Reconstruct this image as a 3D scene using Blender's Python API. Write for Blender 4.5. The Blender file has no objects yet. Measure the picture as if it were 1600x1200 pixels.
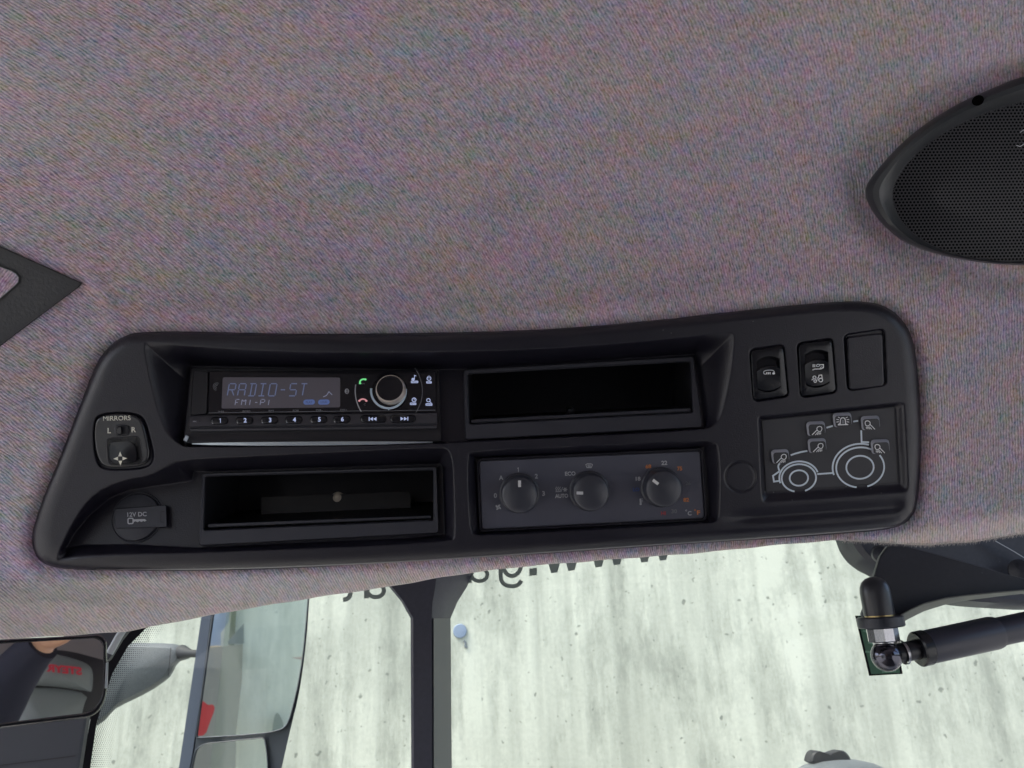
import bpy, math, random
import numpy as np
from mathutils import Vector, Matrix
random.seed(7)
rng = np.random.default_rng(7)
R = math.radians
sc = bpy.context.scene
col = sc.collection
MM = 0.001

# ------------------------------------------------------------------ camera
FPX = 1256.0                       # focal length in pixels of a 1600 px wide frame
PITCH, ROLL = R(22.0), R(2.6)
C = np.array([0.0, 0.0, 2.3])      # the eye of the driver in the cab
d0 = np.array([0, math.cos(PITCH), math.sin(PITCH)])
r0 = np.array([1.0, 0, 0]); u0 = np.array([0, -math.sin(PITCH), math.cos(PITCH)])
CR = r0 * math.cos(ROLL) - u0 * math.sin(ROLL)
CU = u0 * math.cos(ROLL) + r0 * math.sin(ROLL)
cam_d = bpy.data.cameras.new('camera'); cam = bpy.data.objects.new('camera', cam_d); col.objects.link(cam)
cam_d.sensor_width = 36; cam_d.lens = 36 * FPX / 1600
cam_d.clip_start = 0.01; cam_d.clip_end = 300
cam_d.dof.use_dof = True; cam_d.dof.focus_distance = 0.62; cam_d.dof.aperture_fstop = 20
m = Matrix(((CR[0], CU[0], -d0[0], C[0]), (CR[1], CU[1], -d0[1], C[1]), (CR[2], CU[2], -d0[2], C[2]), (0, 0, 0, 1)))
cam.matrix_world = m
sc.camera = cam
# ------------------------------------------------------------------ light
SUN_EL, SUN_AZ = R(58), R(250)     # azimuth clockwise from +Y (the way the cab faces)
w = bpy.data.worlds.new('World'); sc.world = w; w.use_nodes = True
nt = w.node_tree; nt.nodes.clear()
sky = nt.nodes.new('ShaderNodeTexSky'); sky.sky_type = 'NISHITA'; sky.sun_disc = False
sky.sun_elevation = SUN_EL; sky.sun_rotation = SUN_AZ; sky.dust_density = 4.0; sky.air_density = 0.8
bg = nt.nodes.new('ShaderNodeBackground'); bg.inputs['Strength'].default_value = 0.15
wo = nt.nodes.new('ShaderNodeOutputWorld')
nt.links.new(sky.outputs[0], bg.inputs[0]); nt.links.new(bg.outputs[0], wo.inputs[0])
sd = bpy.data.lights.new('sun', 'SUN'); sun = bpy.data.objects.new('sun', sd); col.objects.link(sun)
sd.energy = 0.8; sd.angle = R(14); sd.color = (1.0, 0.97, 0.92)
sdir = Vector((math.sin(SUN_AZ) * math.cos(SUN_EL), math.cos(SUN_AZ) * math.cos(SUN_EL), math.sin(SUN_EL)))
sun.rotation_euler = (-sdir).to_track_quat('-Z', 'Y').to_euler(); sun.location = (0, -3, 8)
sc.view_settings.view_transform = 'Standard'; sc.view_settings.look = 'None'
sc.view_settings.exposure = 1.75; sc.view_settings.gamma = 1.0; sc.view_settings.use_curve_mapping = False
sc.cycles.use_denoising = True
sc.cycles.max_bounces = 8

# ------------------------------------------------------------------ geometry of sight lines
def rays(px, py):
    px = np.asarray(px, float); py = np.asarray(py, float)
    a = (px - 800) / FPX; b = (600 - py) / FPX
    return d0 + a[..., None] * CR + b[..., None] * CU
TILT = R(24)
N = np.array([0, -math.cos(TILT), -math.sin(TILT)])     # console face looks back and down at the driver
O = C + rays(760, 690) * 0.585
def P(px, py, w=0.0):
    """point of the plane `w` metres proud of the console's back plane seen at this place of the photograph"""
    px, py, w = np.broadcast_arrays(np.asarray(px, float), np.asarray(py, float), np.asarray(w, float))
    r = rays(px, py)
    t = (w + np.dot(O - C, N)) / (r @ N)
    return C + r * t[..., None]
def PY(px, py, y):
    px, py, y = np.broadcast_arrays(np.asarray(px, float), np.asarray(py, float), np.asarray(y, float))
    r = rays(px, py)
    return C + r * (y / r[..., 1])[..., None]
# headliner profile in the y-z plane (relative to the camera)
ev = np.array([0, -math.sin(TILT), math.cos(TILT)])
Orel = (O - C)
prof = []
for v in np.linspace(-0.35, 0.105, 30): prof.append((Orel[1] + ev[1] * v, Orel[2] + ev[2] * v))
ang = math.pi / 2 + TILT
y_, z_ = prof[-1]; Rr = 0.17; n = 60; tot = R(48)
for i in range(n):
    ang += tot / n; ds = Rr * tot / n
    y_ += math.cos(ang) * ds; z_ += math.sin(ang) * ds; prof.append((y_, z_))
for i in range(80):
    y_ += math.cos(ang) * 0.01; z_ += math.sin(ang) * 0.01 * 0.7; prof.append((y_, z_))
prof = np.array(prof); pang = np.arctan2(prof[:, 1], prof[:, 0])
def SURF(px, py, off=0.0, shift=0.0):
    """point on the headliner; off = metres toward the camera, shift = metres along -N (away)"""
    px, py, off, shift = np.broadcast_arrays(np.asarray(px, float), np.asarray(py, float), np.asarray(off, float), np.asarray(shift, float))
    r = rays(px, py)
    a = np.arctan2(r[..., 2], r[..., 1])
    y = np.interp(a, pang, prof[:, 0]); z = np.interp(a, pang, prof[:, 1])
    rr = np.hypot(r[..., 1], r[..., 2]); t = np.hypot(y, z) / rr
    t = t + (-shift) / (r @ N)
    # the ceiling comes down a little at both sides of the cab
    side = np.clip((np.abs(px - 780) - 500) / 900, 0, 2)
    t = t * (1 - 0.05 * side ** 2 * np.clip((700 - py) / 500, 0, 1))
    L = np.linalg.norm(r, axis=-1)
    t = t - off / L
    return C + r * t[..., None]

# ------------------------------------------------------------------ materials
def _mat(name):
    m = bpy.data.materials.new(name); m.use_nodes = True
    return m, m.node_tree, m.node_tree.nodes['Principled BSDF']
MATS = {}
def plastic(name, c, rough=0.45, grain=0.0, gscale=900, spec=0.5, metal=0.0, coat=0.0, var=0.0):
    if name in MATS: return MATS[name]
    m, t, b = _mat(name)
    b.inputs['Base Color'].default_value = (*c, 1); b.inputs['Roughness'].default_value = rough
    b.inputs['Specular IOR Level'].default_value = spec; b.inputs['Metallic'].default_value = metal
    b.inputs['Coat Weight'].default_value = coat
    tc = t.nodes.new('ShaderNodeTexCoord')
    if grain:
        nz = t.nodes.new('ShaderNodeTexNoise'); nz.inputs['Scale'].default_value = gscale; nz.inputs['Detail'].default_value = 3
        bp = t.nodes.new('ShaderNodeBump'); bp.inputs['Strength'].default_value = grain; bp.inputs['Distance'].default_value = 0.0004
        t.links.new(tc.outputs['Object'], nz.inputs[0]); t.links.new(nz.outputs[0], bp.inputs['Height']); t.links.new(bp.outputs[0], b.inputs['Normal'])
    if var:
        n2 = t.nodes.new('ShaderNodeTexNoise'); n2.inputs['Scale'].default_value = 25; n2.inputs['Detail'].default_value = 5
        mr = t.nodes.new('ShaderNodeMapRange'); mr.inputs[3].default_value = rough - var; mr.inputs[4].default_value = rough + var
        mr.inputs[1].default_value = 0.3; mr.inputs[2].default_value = 0.7
        t.links.new(tc.outputs['Object'], n2.inputs[0]); t.links.new(n2.outputs[0], mr.inputs[0]); t.links.new(mr.outputs[0], b.inputs['Roughness'])
        # dust
        n3 = t.nodes.new('ShaderNodeTexNoise'); n3.inputs['Scale'].default_value = 260; n3.inputs['Detail'].default_value = 4
        t.links.new(tc.outputs['Object'], n3.inputs[0])
        vo = t.nodes.new('ShaderNodeTexVoronoi'); vo.inputs['Scale'].default_value = 170; t.links.new(tc.outputs['Object'], vo.inputs[0])
        sp = t.nodes.new('ShaderNodeSeparateColor'); t.links.new(vo.outputs['Color'], sp.inputs[0])
        th = t.nodes.new('ShaderNodeMath'); th.operation = 'GREATER_THAN'; th.inputs[1].default_value = .93; t.links.new(sp.outputs[0], th.inputs[0])
        ds = t.nodes.new('ShaderNodeMath'); ds.operation = 'LESS_THAN'; ds.inputs[1].default_value = .09; t.links.new(vo.outputs['Distance'], ds.inputs[0])
        fl_ = t.nodes.new('ShaderNodeMath'); fl_.operation = 'MULTIPLY'; t.links.new(th.outputs[0], fl_.inputs[0]); t.links.new(ds.outputs[0], fl_.inputs[1])
        mx = t.nodes.new('ShaderNodeMix'); mx.data_type = 'RGBA'
        mx.inputs[6].default_value = (c[0] * .8, c[1] * .8, c[2] * .8, 1); mx.inputs[7].default_value = (c[0] * 1.35, c[1] * 1.3, c[2] * 1.3, 1)
        t.links.new(n3.outputs[0], mx.inputs[0])
        m2_ = t.nodes.new('ShaderNodeMix'); m2_.data_type = 'RGBA'; m2_.inputs[7].default_value = (c[0] + .07, c[1] + .07, c[2] + .07, 1)
        t.links.new(fl_.outputs[0], m2_.inputs[0]); t.links.new(mx.outputs[2], m2_.inputs[6]); t.links.new(m2_.outputs[2], b.inputs['Base Color'])
    MATS[name] = m
    return m
def emis(name, c, s):
    if name in MATS: return MATS[name]
    m, t, b = _mat(name)
    b.inputs['Base Color'].default_value = (c[0] * .5, c[1] * .5, c[2] * .5, 1); b.inputs['Emission Color'].default_value = (*c, 1)
    b.inputs['Emission Strength'].default_value = s; b.inputs['Roughness'].default_value = .3
    MATS[name] = m; return m

BODY = plastic('moulded_black_plastic', (0.0095, 0.0090, 0.0155), 0.36, 0.40, 1100, 0.48, var=0.06)
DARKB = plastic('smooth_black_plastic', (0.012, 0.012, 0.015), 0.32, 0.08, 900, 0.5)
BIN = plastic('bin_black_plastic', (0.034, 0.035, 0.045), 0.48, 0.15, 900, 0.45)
PANEL = plastic('charcoal_panel_plastic', (0.080, 0.082, 0.108), 0.50, 0.12, 1200, 0.4)
KNOB = plastic('knob_soft_plastic', (0.036, 0.038, 0.049), 0.38, 0.05, 900, 0.5)
GLOSS = plastic('gloss_black', (0.008, 0.008, 0.011), 0.12, 0, 1, 0.5)
SWITCH = plastic('switch_black', (0.0085, 0.009, 0.012), 0.24, 0.08, 900, 0.5)
PRINTW = plastic('white_print', (0.62, 0.62, 0.60), 0.5)
PRINTG = plastic('grey_print', (0.42, 0.43, 0.45), 0.5)
PRINTD = plastic('dim_grey_print', (0.16, 0.165, 0.18), 0.5)
PRINTO = plastic('orange_print', (0.55, 0.19, 0.06), 0.5)
PRINTR = plastic('red_print', (0.35, 0.05, 0.06), 0.5)
PRINTB = plastic('blue_print', (0.05, 0.09, 0.28), 0.5)
LINE = plastic('pale_blue_grey_print', (0.62, 0.70, 0.77), 0.45)
ICONW = plastic('icon_white', (0.78, 0.79, 0.80), 0.45)
ICONL = emis('icon_lit', (0.45, 0.52, 0.78), 0.20)
CREAM = plastic('cream_print', (0.75, 0.73, 0.62), 0.5)
CHROME = plastic('chrome', (0.92, 0.83, 0.74), 0.36, metal=.85)
SILVER = plastic('silver_trim', (0.55, 0.62, 0.66), 0.28, metal=0.9)
RINGB = plastic('pale_blue_ring', (0.55, 0.68, 0.80), 0.3, metal=0.2)
STEEL = plastic('zinc_steel', (0.60, 0.60, 0.62), 0.28, 0.1, 700, metal=1.0)
BRASS = plastic('brass', (0.55, 0.42, 0.2), 0.3, metal=1.0)
PAINTBK = plastic('black_painted_metal', (0.020, 0.023, 0.033), 0.42, 0.2, 700, 0.5, var=.08)
RUBBER = plastic('rubber', (0.014, 0.014, 0.018), 0.55)
GREYPL = plastic('grey_plastic', (0.16, 0.18, 0.19), 0.5, 0.1, 400, var=.05)
BUTG = plastic('button_grey', (0.28, 0.29, 0.33), 0.45, 0.1)
BUTF = plastic('button_face', (0.020, 0.021, 0.026), 0.4, 0.1)
MIRROR = plastic('mirror_glass', (0.96, 0.96, 0.96), 0.015, metal=1.0)

def lcd_mat():
    m, t, b = _mat('lcd_glass')
    b.inputs['Base Color'].default_value = (0.050, 0.046, 0.054, 1); b.inputs['Roughness'].default_value = 0.25
    b.inputs['Emission Color'].default_value = (0.30, 0.27, 0.33, 1); b.inputs['Emission Strength'].default_value = 0.13
    tc = t.nodes.new('ShaderNodeTexCoord'); nz = t.nodes.new('ShaderNodeTexNoise'); nz.inputs['Scale'].default_value = 3000
    mx = t.nodes.new('ShaderNodeMapRange'); mx.inputs[3].default_value = .015; mx.inputs[4].default_value = .04
    t.links.new(tc.outputs['Object'], nz.inputs[0]); t.links.new(nz.outputs[0], mx.inputs[0]); t.links.new(mx.outputs[0], b.inputs['Emission Strength'])
    return m
LCD = lcd_mat()
LCDTXT = emis('lcd_text_blue', (0.17, 0.22, 0.40), 0.10)
LCDDIM = emis('lcd_text_dim', (0.16, 0.17, 0.25), 0.35)
LCDBLUE = emis('lcd_blue_pill', (0.09, 0.14, 0.34), 0.16)
GREENL = emis('green_icon', (0.13, 0.55, 0.20), 0.35)
REDL = emis('pink_icon', (0.50, 0.22, 0.24), 0.30)

def fabric_mat():
    m, t, b = _mat('heather_knit_fabric')
    L = t.links.new; nd = t.nodes.new
    uv = nd('ShaderNodeUVMap'); uv.uv_map = 'weave'
    def vm(op, a, bb):
        n = nd('ShaderNodeVectorMath'); n.operation = op
        for i, x in enumerate((a, bb)):
            if hasattr(x, 'default_value') or hasattr(x, 'links'): L(x, n.inputs[i])
            else: n.inputs[i].default_value = x
        return n.outputs[0]
    def noise(scale3, detail, rough=.5, off=(0, 0, 0)):
        v = vm('MULTIPLY', uv.outputs[0], scale3); v = vm('ADD', v, off)
        n = nd('ShaderNodeTexNoise'); n.noise_dimensions = '2D'; n.inputs['Scale'].default_value = 1; n.inputs['Detail'].default_value = detail
        n.inputs['Roughness'].default_value = rough; L(v, n.inputs[0]); return n
    def mul(a, k):
        n = nd('ShaderNodeMath'); n.operation = 'MULTIPLY'
        if isinstance(a, (int, float)): n.inputs[0].default_value = a
        else: L(a, n.inputs[0])
        if isinstance(k, (int, float)): n.inputs[1].default_value = k
        else: L(k, n.inputs[1])
        return n.outputs[0]
    def add(a, k):
        n = nd('ShaderNodeMath'); n.operation = 'ADD'
        L(a, n.inputs[0])
        if isinstance(k, (int, float)): n.inputs[1].default_value = k
        else: L(k, n.inputs[1])
        return n.outputs[0]
    sep = nd('ShaderNodeSeparateXYZ'); L(uv.outputs[0], sep.inputs[0])
    wob = noise((1 / 40., 1 / 30., 0), 2)
    ph = add(mul(sep.outputs[0], 2 * math.pi / 4.5), mul(wob.outputs[0], 9.0))
    s = nd('ShaderNodeMath'); s.operation = 'SINE'; L(ph, s.inputs[0])
    brk = noise((1 / 4.9, 1 / 9.0, 0), 1, off=(31, 7, 0))       # stitches along each rib
    fine = noise((1 / 2.6, 1 / 5.0, 0), 2, .7, off=(3, 11, 0))
    fib = noise((1 / 5.5, 1 / 13., 0), 2, .6, off=(101, 57, 0))
    pat = noise((1 / 17., 1 / 21., 0), 3, .6, off=(211, 157, 0))
    big = noise((1 / 120., 1 / 70., 0), 3, .5, off=(5, 70, 0))
    def c(n, k): # centred colour * k
        v = vm('SUBTRACT', n.outputs['Color'], (.5, .5, .5)); return vm('MULTIPLY', v, (k, k, k))
    tot = vm('ADD', c(fine, 0.12), c(fib, 0.42)); tot = vm('ADD', tot, c(pat, .95)); tot = vm('ADD', tot, c(big, .6)); tot = vm('MULTIPLY', tot, (.88, .40, .84))
    g = add(mul(s.outputs[0], 0.20), mul(add(brk.outputs[0], -.5), 0.9)); 
    g = add(g, mul(add(fine.outputs[0], -.5), 1.35))
    cmb = nd('ShaderNodeCombineXYZ')
    for i in range(3): L(g, cmb.inputs[i])
    tot = vm('ADD', tot, cmb.outputs[0]); tot = vm('ADD', tot, (1, 1, 1))
    tot = vm('MAXIMUM', tot, (.12, .12, .12))
    colr = vm('MULTIPLY', tot, (0.400, 0.332, 0.385))
    L(colr, b.inputs['Base Color'])
    b.inputs['Roughness'].default_value = 0.95; b.inputs['Specular IOR Level'].default_value = 0.1
    b.inputs['Sheen Weight'].default_value = 1.0; b.inputs['Sheen Tint'].default_value = (1, .93, .84, 1); b.inputs['Sheen Roughness'].default_value = 0.5
    bp = nd('ShaderNodeBump'); bp.inputs['Strength'].default_value = 0.55; bp.inputs['Distance'].default_value = 0.0008
    h = add(mul(s.outputs[0], .5), fine.outputs[0]); L(h, bp.inputs['Height']); L(bp.outputs[0], b.inputs['Normal'])
    return m
FABRIC = fabric_mat()

def concrete_mat(name, ca, cb):
    m, t, b = _mat(name)
    L = t.links.new; nd = t.nodes.new
    tc = nd('ShaderNodeTexCoord')
    def noise(s3, det, rough=.55, off=(0, 0, 0)):
        mp = nd('ShaderNodeMapping'); mp.inputs['Scale'].default_value = s3; mp.inputs['Location'].default_value = off
        L(tc.outputs['Object'], mp.inputs[0])
        n = nd('ShaderNodeTexNoise'); n.inputs['Scale'].default_value = 1; n.inputs['Detail'].default_value = det; n.inputs['Roughness'].default_value = rough
        L(mp.outputs[0], n.inputs[0]); return n.outputs[0]
    def mr(x, a, bb, lo, hi):
        n = nd('ShaderNodeMapRange'); n.clamp = True
        for i, v in enumerate((a, bb, lo, hi)): n.inputs[i + 1].default_value = v
        L(x, n.inputs[0]); return n.outputs[0]
    def mult(a, bb):
        n = nd('ShaderNodeMath'); n.operation = 'MULTIPLY'; L(a, n.inputs[0]); L(bb, n.inputs[1]); return n.outputs[0]
    cloud = mr(noise((1.5, 1.5, 1.1), 7, .6), .32, .68, .74, 1.08)
    streak = mr(noise((6.5, 6.5, .5), 6, .62, (3, 0, 1)), .38, .57, .68, 1.04)
    streak2 = mr(noise((26, 26, 1.0), 4, .55, (9, 0, 4)), .35, .6, .92, 1.02)
    blot = mr(noise((5.5, 5.5, 2.0), 10, .76, (2, 5, 8)), .37, .50, .66, 1.0)
    grit = mr(noise((60, 60, 60), 5, .75), .3, .7, .86, 1.07)
    dist = nd('ShaderNodeTexNoise'); dist.inputs['Scale'].default_value = 35; L(tc.outputs['Object'], dist.inputs[0])
    vs = nd('ShaderNodeVectorMath'); vs.operation = 'SCALE'; L(dist.outputs['Color'], vs.inputs[0]); vs.inputs['Scale'].default_value = .035
    va = nd('ShaderNodeVectorMath'); va.operation = 'ADD'; L(tc.outputs['Object'], va.inputs[0]); L(vs.outputs[0], va.inputs[1])
    def holes(sc_, lo_, hi_, dark):
        vo = nd('ShaderNodeTexVoronoi'); vo.inputs['Scale'].default_value = sc_; L(va.outputs[0], vo.inputs[0])
        sp = nd('ShaderNodeSeparateColor'); L(vo.outputs['Color'], sp.inputs[0])
        k = nd('ShaderNodeMath'); k.operation = 'MULTIPLY'; L(sp.outputs[0], k.inputs[0]); k.inputs[1].default_value = hi_
        dv = nd('ShaderNodeMath'); dv.operation = 'SUBTRACT'; L(vo.outputs['Distance'], dv.inputs[0]); L(k.outputs[0], dv.inputs[1])
        return mr(dv.outputs[0], 0, lo_, dark, 1.0)
    tot = mult(mult(mult(cloud, streak), mult(streak2, blot)), mult(grit, mult(holes(12, .04, .085, .40), holes(30, .06, .125, .52))))
    mx = nd('ShaderNodeMix'); mx.data_type = 'RGBA'
    mx.inputs[6].default_value = (*ca, 1); mx.inputs[7].default_value = (*cb, 1)
    rp = mr(tot, 0.10, 1.0, 0, 1); L(rp, mx.inputs[0])
    L(mx.outputs[2], b.inputs['Base Color']); b.inputs['Roughness'].default_value = .9
    bp = nd('ShaderNodeBump'); bp.inputs['Strength'].default_value = .5; bp.inputs['Distance'].default_value = .004
    L(tot, bp.inputs['Height']); L(bp.outputs[0], b.inputs['Normal'])
    return m
CONCRETE = concrete_mat('board_marked_concrete', (0.14, 0.15, 0.12), (0.645, 0.64, 0.53)); CONCRETE2 = concrete_mat('pale_yard_concrete', (0.50, 0.50, 0.42), (0.90, 0.86, 0.75))

def glass_mat():
    m = bpy.data.materials.new('tinted_glass'); m.use_nodes = True; t = m.node_tree; t.nodes.clear()
    tr = t.nodes.new('ShaderNodeBsdfTransparent'); tr.inputs[0].default_value = (0.93, 0.97, 0.945, 1)
    gl = t.nodes.new('ShaderNodeBsdfGlossy'); gl.inputs['Roughness'].default_value = 0.02
    fr = t.nodes.new('ShaderNodeFresnel'); fr.inputs[0].default_value = 1.35
    mx = t.nodes.new('ShaderNodeMixShader'); o = t.nodes.new('ShaderNodeOutputMaterial')
    t.links.new(fr.outputs[0], mx.inputs[0]); t.links.new(tr.outputs[0], mx.inputs[1]); t.links.new(gl.outputs[0], mx.inputs[2]); t.links.new(mx.outputs[0], o.inputs[0])
    return m
GLASS = glass_mat()

# ------------------------------------------------------------------ mesh helpers
class MB:
    def __init__(s): s.v = []; s.f = []; s.m = []; s.mats = []; s.n = 0
    def mi(s, mat):
        if mat not in s.mats: s.mats.append(mat)
        return s.mats.index(mat)
    def add(s, verts, faces, mat):
        verts = np.asarray(verts, float).reshape(-1, 3); k = s.mi(mat)
        s.v.append(verts)
        for f in faces: s.f.append(tuple(int(i) + s.n for i in f)); s.m.append(k)
        s.n += len(verts); return s
    def build(s, name, parent=None, smooth=True, ang=35, origin=None, **tags):
        v = np.vstack(s.v)
        if parent is not None: org = WORG[parent.name]
        elif origin is not None: org = np.array(origin, float)
        else: org = v.mean(0)
        me = bpy.data.meshes.new(name); me.from_pydata((v - org).tolist(), [], s.f)
        for mt in s.mats: me.materials.append(mt)
        me.polygons.foreach_set('material_index', s.m)
        me.polygons.foreach_set('use_smooth', [smooth] * len(s.f))
        me.update()
        if smooth: me.set_sharp_from_angle(angle=R(ang))
        o = bpy.data.objects.new(name, me); col.objects.link(o)
        WORG[o.name] = org
        if parent is not None: o.parent = parent
        else: o.location = org
        for k, x in tags.items(): o[k] = x
        return o
WORG = {}
def thing(name, org, label, cat, group=None):
    o = bpy.data.objects.new(name, None); o.empty_display_size = .02; col.objects.link(o); o.location = org
    WORG[o.name] = np.array(org, float); o['label'] = label; o['category'] = cat
    if group: o['group'] = group
    return o

def rquad(pts, r, n=5):
    """polygon with rounded corners; r a number or one per corner"""
    pts = [np.array(p, float) for p in pts]; out = []; N_ = len(pts)
    for i, p in enumerate(pts):
        rr = r[i] if isinstance(r, (list, tuple)) else r
        a = pts[i - 1]; b = pts[(i + 1) % N_]
        la = np.linalg.norm(a - p); lb = np.linalg.norm(b - p); rr = min(rr, la * .49, lb * .49)
        A = p + (a - p) / la * rr; B = p + (b - p) / lb * rr
        for k in range(n + 1):
            t = k / n; out.append((1 - t) ** 2 * A + 2 * t * (1 - t) * (p * .85 + (A + B) / 2 * .15) + t * t * B)
    return np.array(out)
def chaikin(p, it=2, closed=True):
    p = np.asarray(p, float)
    for _ in range(it):
        if closed: q = np.roll(p, -1, 0); p = np.stack([p * .75 + q * .25, p * .25 + q * .75], 1).reshape(-1, 2)
        else:
            a, b = p[:-1], p[1:]
            m_ = np.stack([a * .75 + b * .25, a * .25 + b * .75], 1).reshape(-1, 2)
            p = np.vstack([p[:1], m_[1:-1], p[-1:]])
    return p
def inset(poly, d):
    p = np.asarray(poly, float); a = np.roll(p, 1, 0); b = np.roll(p, -1, 0)
    area = 0.5 * np.sum(p[:, 0] * b[:, 1] - b[:, 0] * p[:, 1]); sg = 1 if area > 0 else -1
    t = (b - a); t /= np.linalg.norm(t, axis=1)[:, None] + 1e-9
    nrm = np.stack([-t[:, 1], t[:, 0]], 1) * sg
    return p + nrm * d
def ellipse(cx, cy, rx, ry=None, n=36, rot=0):
    ry = rx if ry is None else ry
    a = np.linspace(0, 2 * math.pi, n, endpoint=False); x = rx * np.cos(a); y = ry * np.sin(a)
    c, s = math.cos(rot), math.sin(rot)
    return np.stack([cx + x * c - y * s, cy + x * s + y * c], 1)
def wval(wf, p):
    return wf(p[:, 0], p[:, 1]) if callable(wf) else np.full(len(p), float(wf))
def rings(mb, poly, profile, wf, mat, cap=True, mp=None, capmat=None, back=False):
    """profile: list of (inset px, extra w in mm) from outside to inside"""
    mp = mp or P; n_ = len(poly); V = []; F = []
    if cap: profile = list(profile) + [(profile[-1][0] + .7, profile[-1][1])]
    for d, dw in profile:
        q = inset(poly, d); V.append(mp(q[:, 0], q[:, 1], wval(wf, q) + dw * MM))
    for k in range(len(profile) - 1):
        for i in range(n_):
            j = (i + 1) % n_; F.append((k * n_ + i, k * n_ + j, (k + 1) * n_ + j, (k + 1) * n_ + i))
    if cap and capmat is None: F.append(tuple(range((len(profile) - 1) * n_, len(profile) * n_)))
    if back: F.append(tuple(range(n_ - 1, -1, -1)))
    mb.add(np.vstack(V), F, mat)
    if cap and capmat is not None: mb.add(V[-1], [tuple(range(n_))], capmat)
def flat(mb, poly, wf, dw, mat, mp=None):
    mp = mp or P; poly = np.asarray(poly, float)
    mb.add(mp(poly[:, 0], poly[:, 1], wval(wf, poly) + dw * MM), [tuple(range(len(poly)))], mat)
def stroke(mb, pts, width, wf, dw, mat, closed=False, mp=None):
    mp = mp or P; p = np.asarray(pts, float); n_ = len(p)
    if closed: a = np.roll(p, 1, 0); b = np.roll(p, -1, 0)
    else: a = np.vstack([2 * p[0] - p[1], p[:-1]]); b = np.vstack([p[1:], 2 * p[-1] - p[-2]])
    t1 = (p - a); t1 /= np.linalg.norm(t1, axis=1)[:, None] + 1e-9
    t2 = (b - p); t2 /= np.linalg.norm(t2, axis=1)[:, None] + 1e-9
    t = t1 + t2; t /= np.linalg.norm(t, axis=1)[:, None] + 1e-9
    nn = np.stack([-t[:, 1], t[:, 0]], 1); c = np.clip(np.abs(np.sum(nn * np.stack([-t1[:, 1], t1[:, 0]], 1), 1)), .5, 1)
    off = nn * (width / 2 / c)[:, None]
    q = np.vstack([p + off, p - off]); F = []
    for i in range(n_ if closed else n_ - 1):
        j = (i + 1) % n_; F.append((i, j, n_ + j, n_ + i))
    mb.add(mp(q[:, 0], q[:, 1], wval(wf, q) + dw * MM), F, mat)
def arc(cx, cy, rx, ry, a0, a1, n=28, rot=0):
    a = np.radians(np.linspace(a0, a1, n)); x = rx * np.cos(a); y = -ry * np.sin(a)
    c, s = math.cos(rot), math.sin(rot)
    return np.stack([cx + x * c - y * s, cy + x * s + y * c], 1)
def resamp(p, n):
    p = np.vstack([p, p[:1]]); L_ = np.concatenate([[0], np.cumsum(np.linalg.norm(np.diff(p, axis=0), axis=1))]); t = np.linspace(0, L_[-1], n, endpoint=False)
    return np.stack([np.interp(t, L_, p[:, 0]), np.interp(t, L_, p[:, 1])], 1)
_tc = {}
def glyphs(s, bold=0.0):
    k = (s, bold)
    if s == '1':
        _tc[k] = (np.array([(.0, -.36), (.09, -.36), (.09, .36), (.03, .36), (-.12, .24), (-.12, .15), (0, .23)]), [tuple(range(7))])
    if k not in _tc:
        cu = bpy.data.curves.new('t', 'FONT'); cu.body = s; cu.align_x = 'CENTER'; cu.align_y = 'CENTER'; cu.offset = bold; cu.resolution_u = 3
        ob = bpy.data.objects.new('t', cu); col.objects.link(ob); bpy.context.view_layer.update()
        me = bpy.data.meshes.new_from_object(ob.evaluated_get(bpy.context.evaluated_depsgraph_get()))
        v = np.array([x.co[:2] for x in me.vertices]).reshape(-1, 2); f = [tuple(p.vertices) for p in me.polygons]
        bpy.data.objects.remove(ob); bpy.data.curves.remove(cu); bpy.data.meshes.remove(me)
        if len(v):                      # centre on the ink box
            v = v - (v.max(0) + v.min(0)) / 2
        _tc[k] = (v, f)
    return _tc[k]
def text(mb, s, cx, cy, width=None, height=None, wf=0, dw=.3, mat=None, rot=0.0, bold=.015, mirror=False, shear=0, mp=None):
    """ink box of the text fitted to width x height pixels around cx, cy"""
    mp = mp or P; v, f = glyphs(s, bold); e = v.max(0) - v.min(0)
    sy = (height / e[1]) if height else width / e[0]; sx = (width / e[0]) if width else sy
    x = v[:, 0] * sx + shear * v[:, 1] * sy; y = v[:, 1] * sy
    if mirror: x = -x
    a = R(rot); px = cx + x * math.cos(a) - (-y) * math.sin(-a) * -1 * 0 - y * math.sin(-a) * 0
    px = cx + x * math.cos(a) - y * math.sin(a); py = cy - (x * math.sin(a) + y * math.cos(a))
    w_ = wf(px, py) if callable(wf) else float(wf)
    mb.add(mp(px, py, w_ + dw * MM), f, mat)
def frame_at(px, py, wf, mp=None):
    mp = mp or P
    g = lambda x, y: mp(np.array([x]), np.array([y]), (wf(np.array([x]), np.array([y])) if callable(wf) else wf))[0]
    o = g(px, py); X = g(px + 1, py) - o; Yd = g(px, py - 1) - o
    s = np.linalg.norm(X); X = X / s; Zn = np.cross(X, Yd); Zn /= np.linalg.norm(Zn)
    if Zn @ (C - o) < 0: Zn = -Zn
    Y_ = np.cross(Zn, X); return o, X, Y_, Zn, s
def lathe(mb, o, X, Y_, Z, profile, mat, n=48, cap=True):
    a = np.linspace(0, 2 * math.pi, n, endpoint=False); V = []; F = []
    for r, h in profile: V.append(o + np.outer(np.cos(a) * r, X) + np.outer(np.sin(a) * r, Y_) + np.outer(np.ones(n) * h, Z))
    for k in range(len(profile) - 1):
        for i in range(n):
            j = (i + 1) % n; F.append((k * n + i, k * n + j, (k + 1) * n + j, (k + 1) * n + i))
    if cap: F.append(tuple(range((len(profile) - 1) * n, len(profile) * n)))
    mb.add(np.vstack(V), F, mat)
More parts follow.
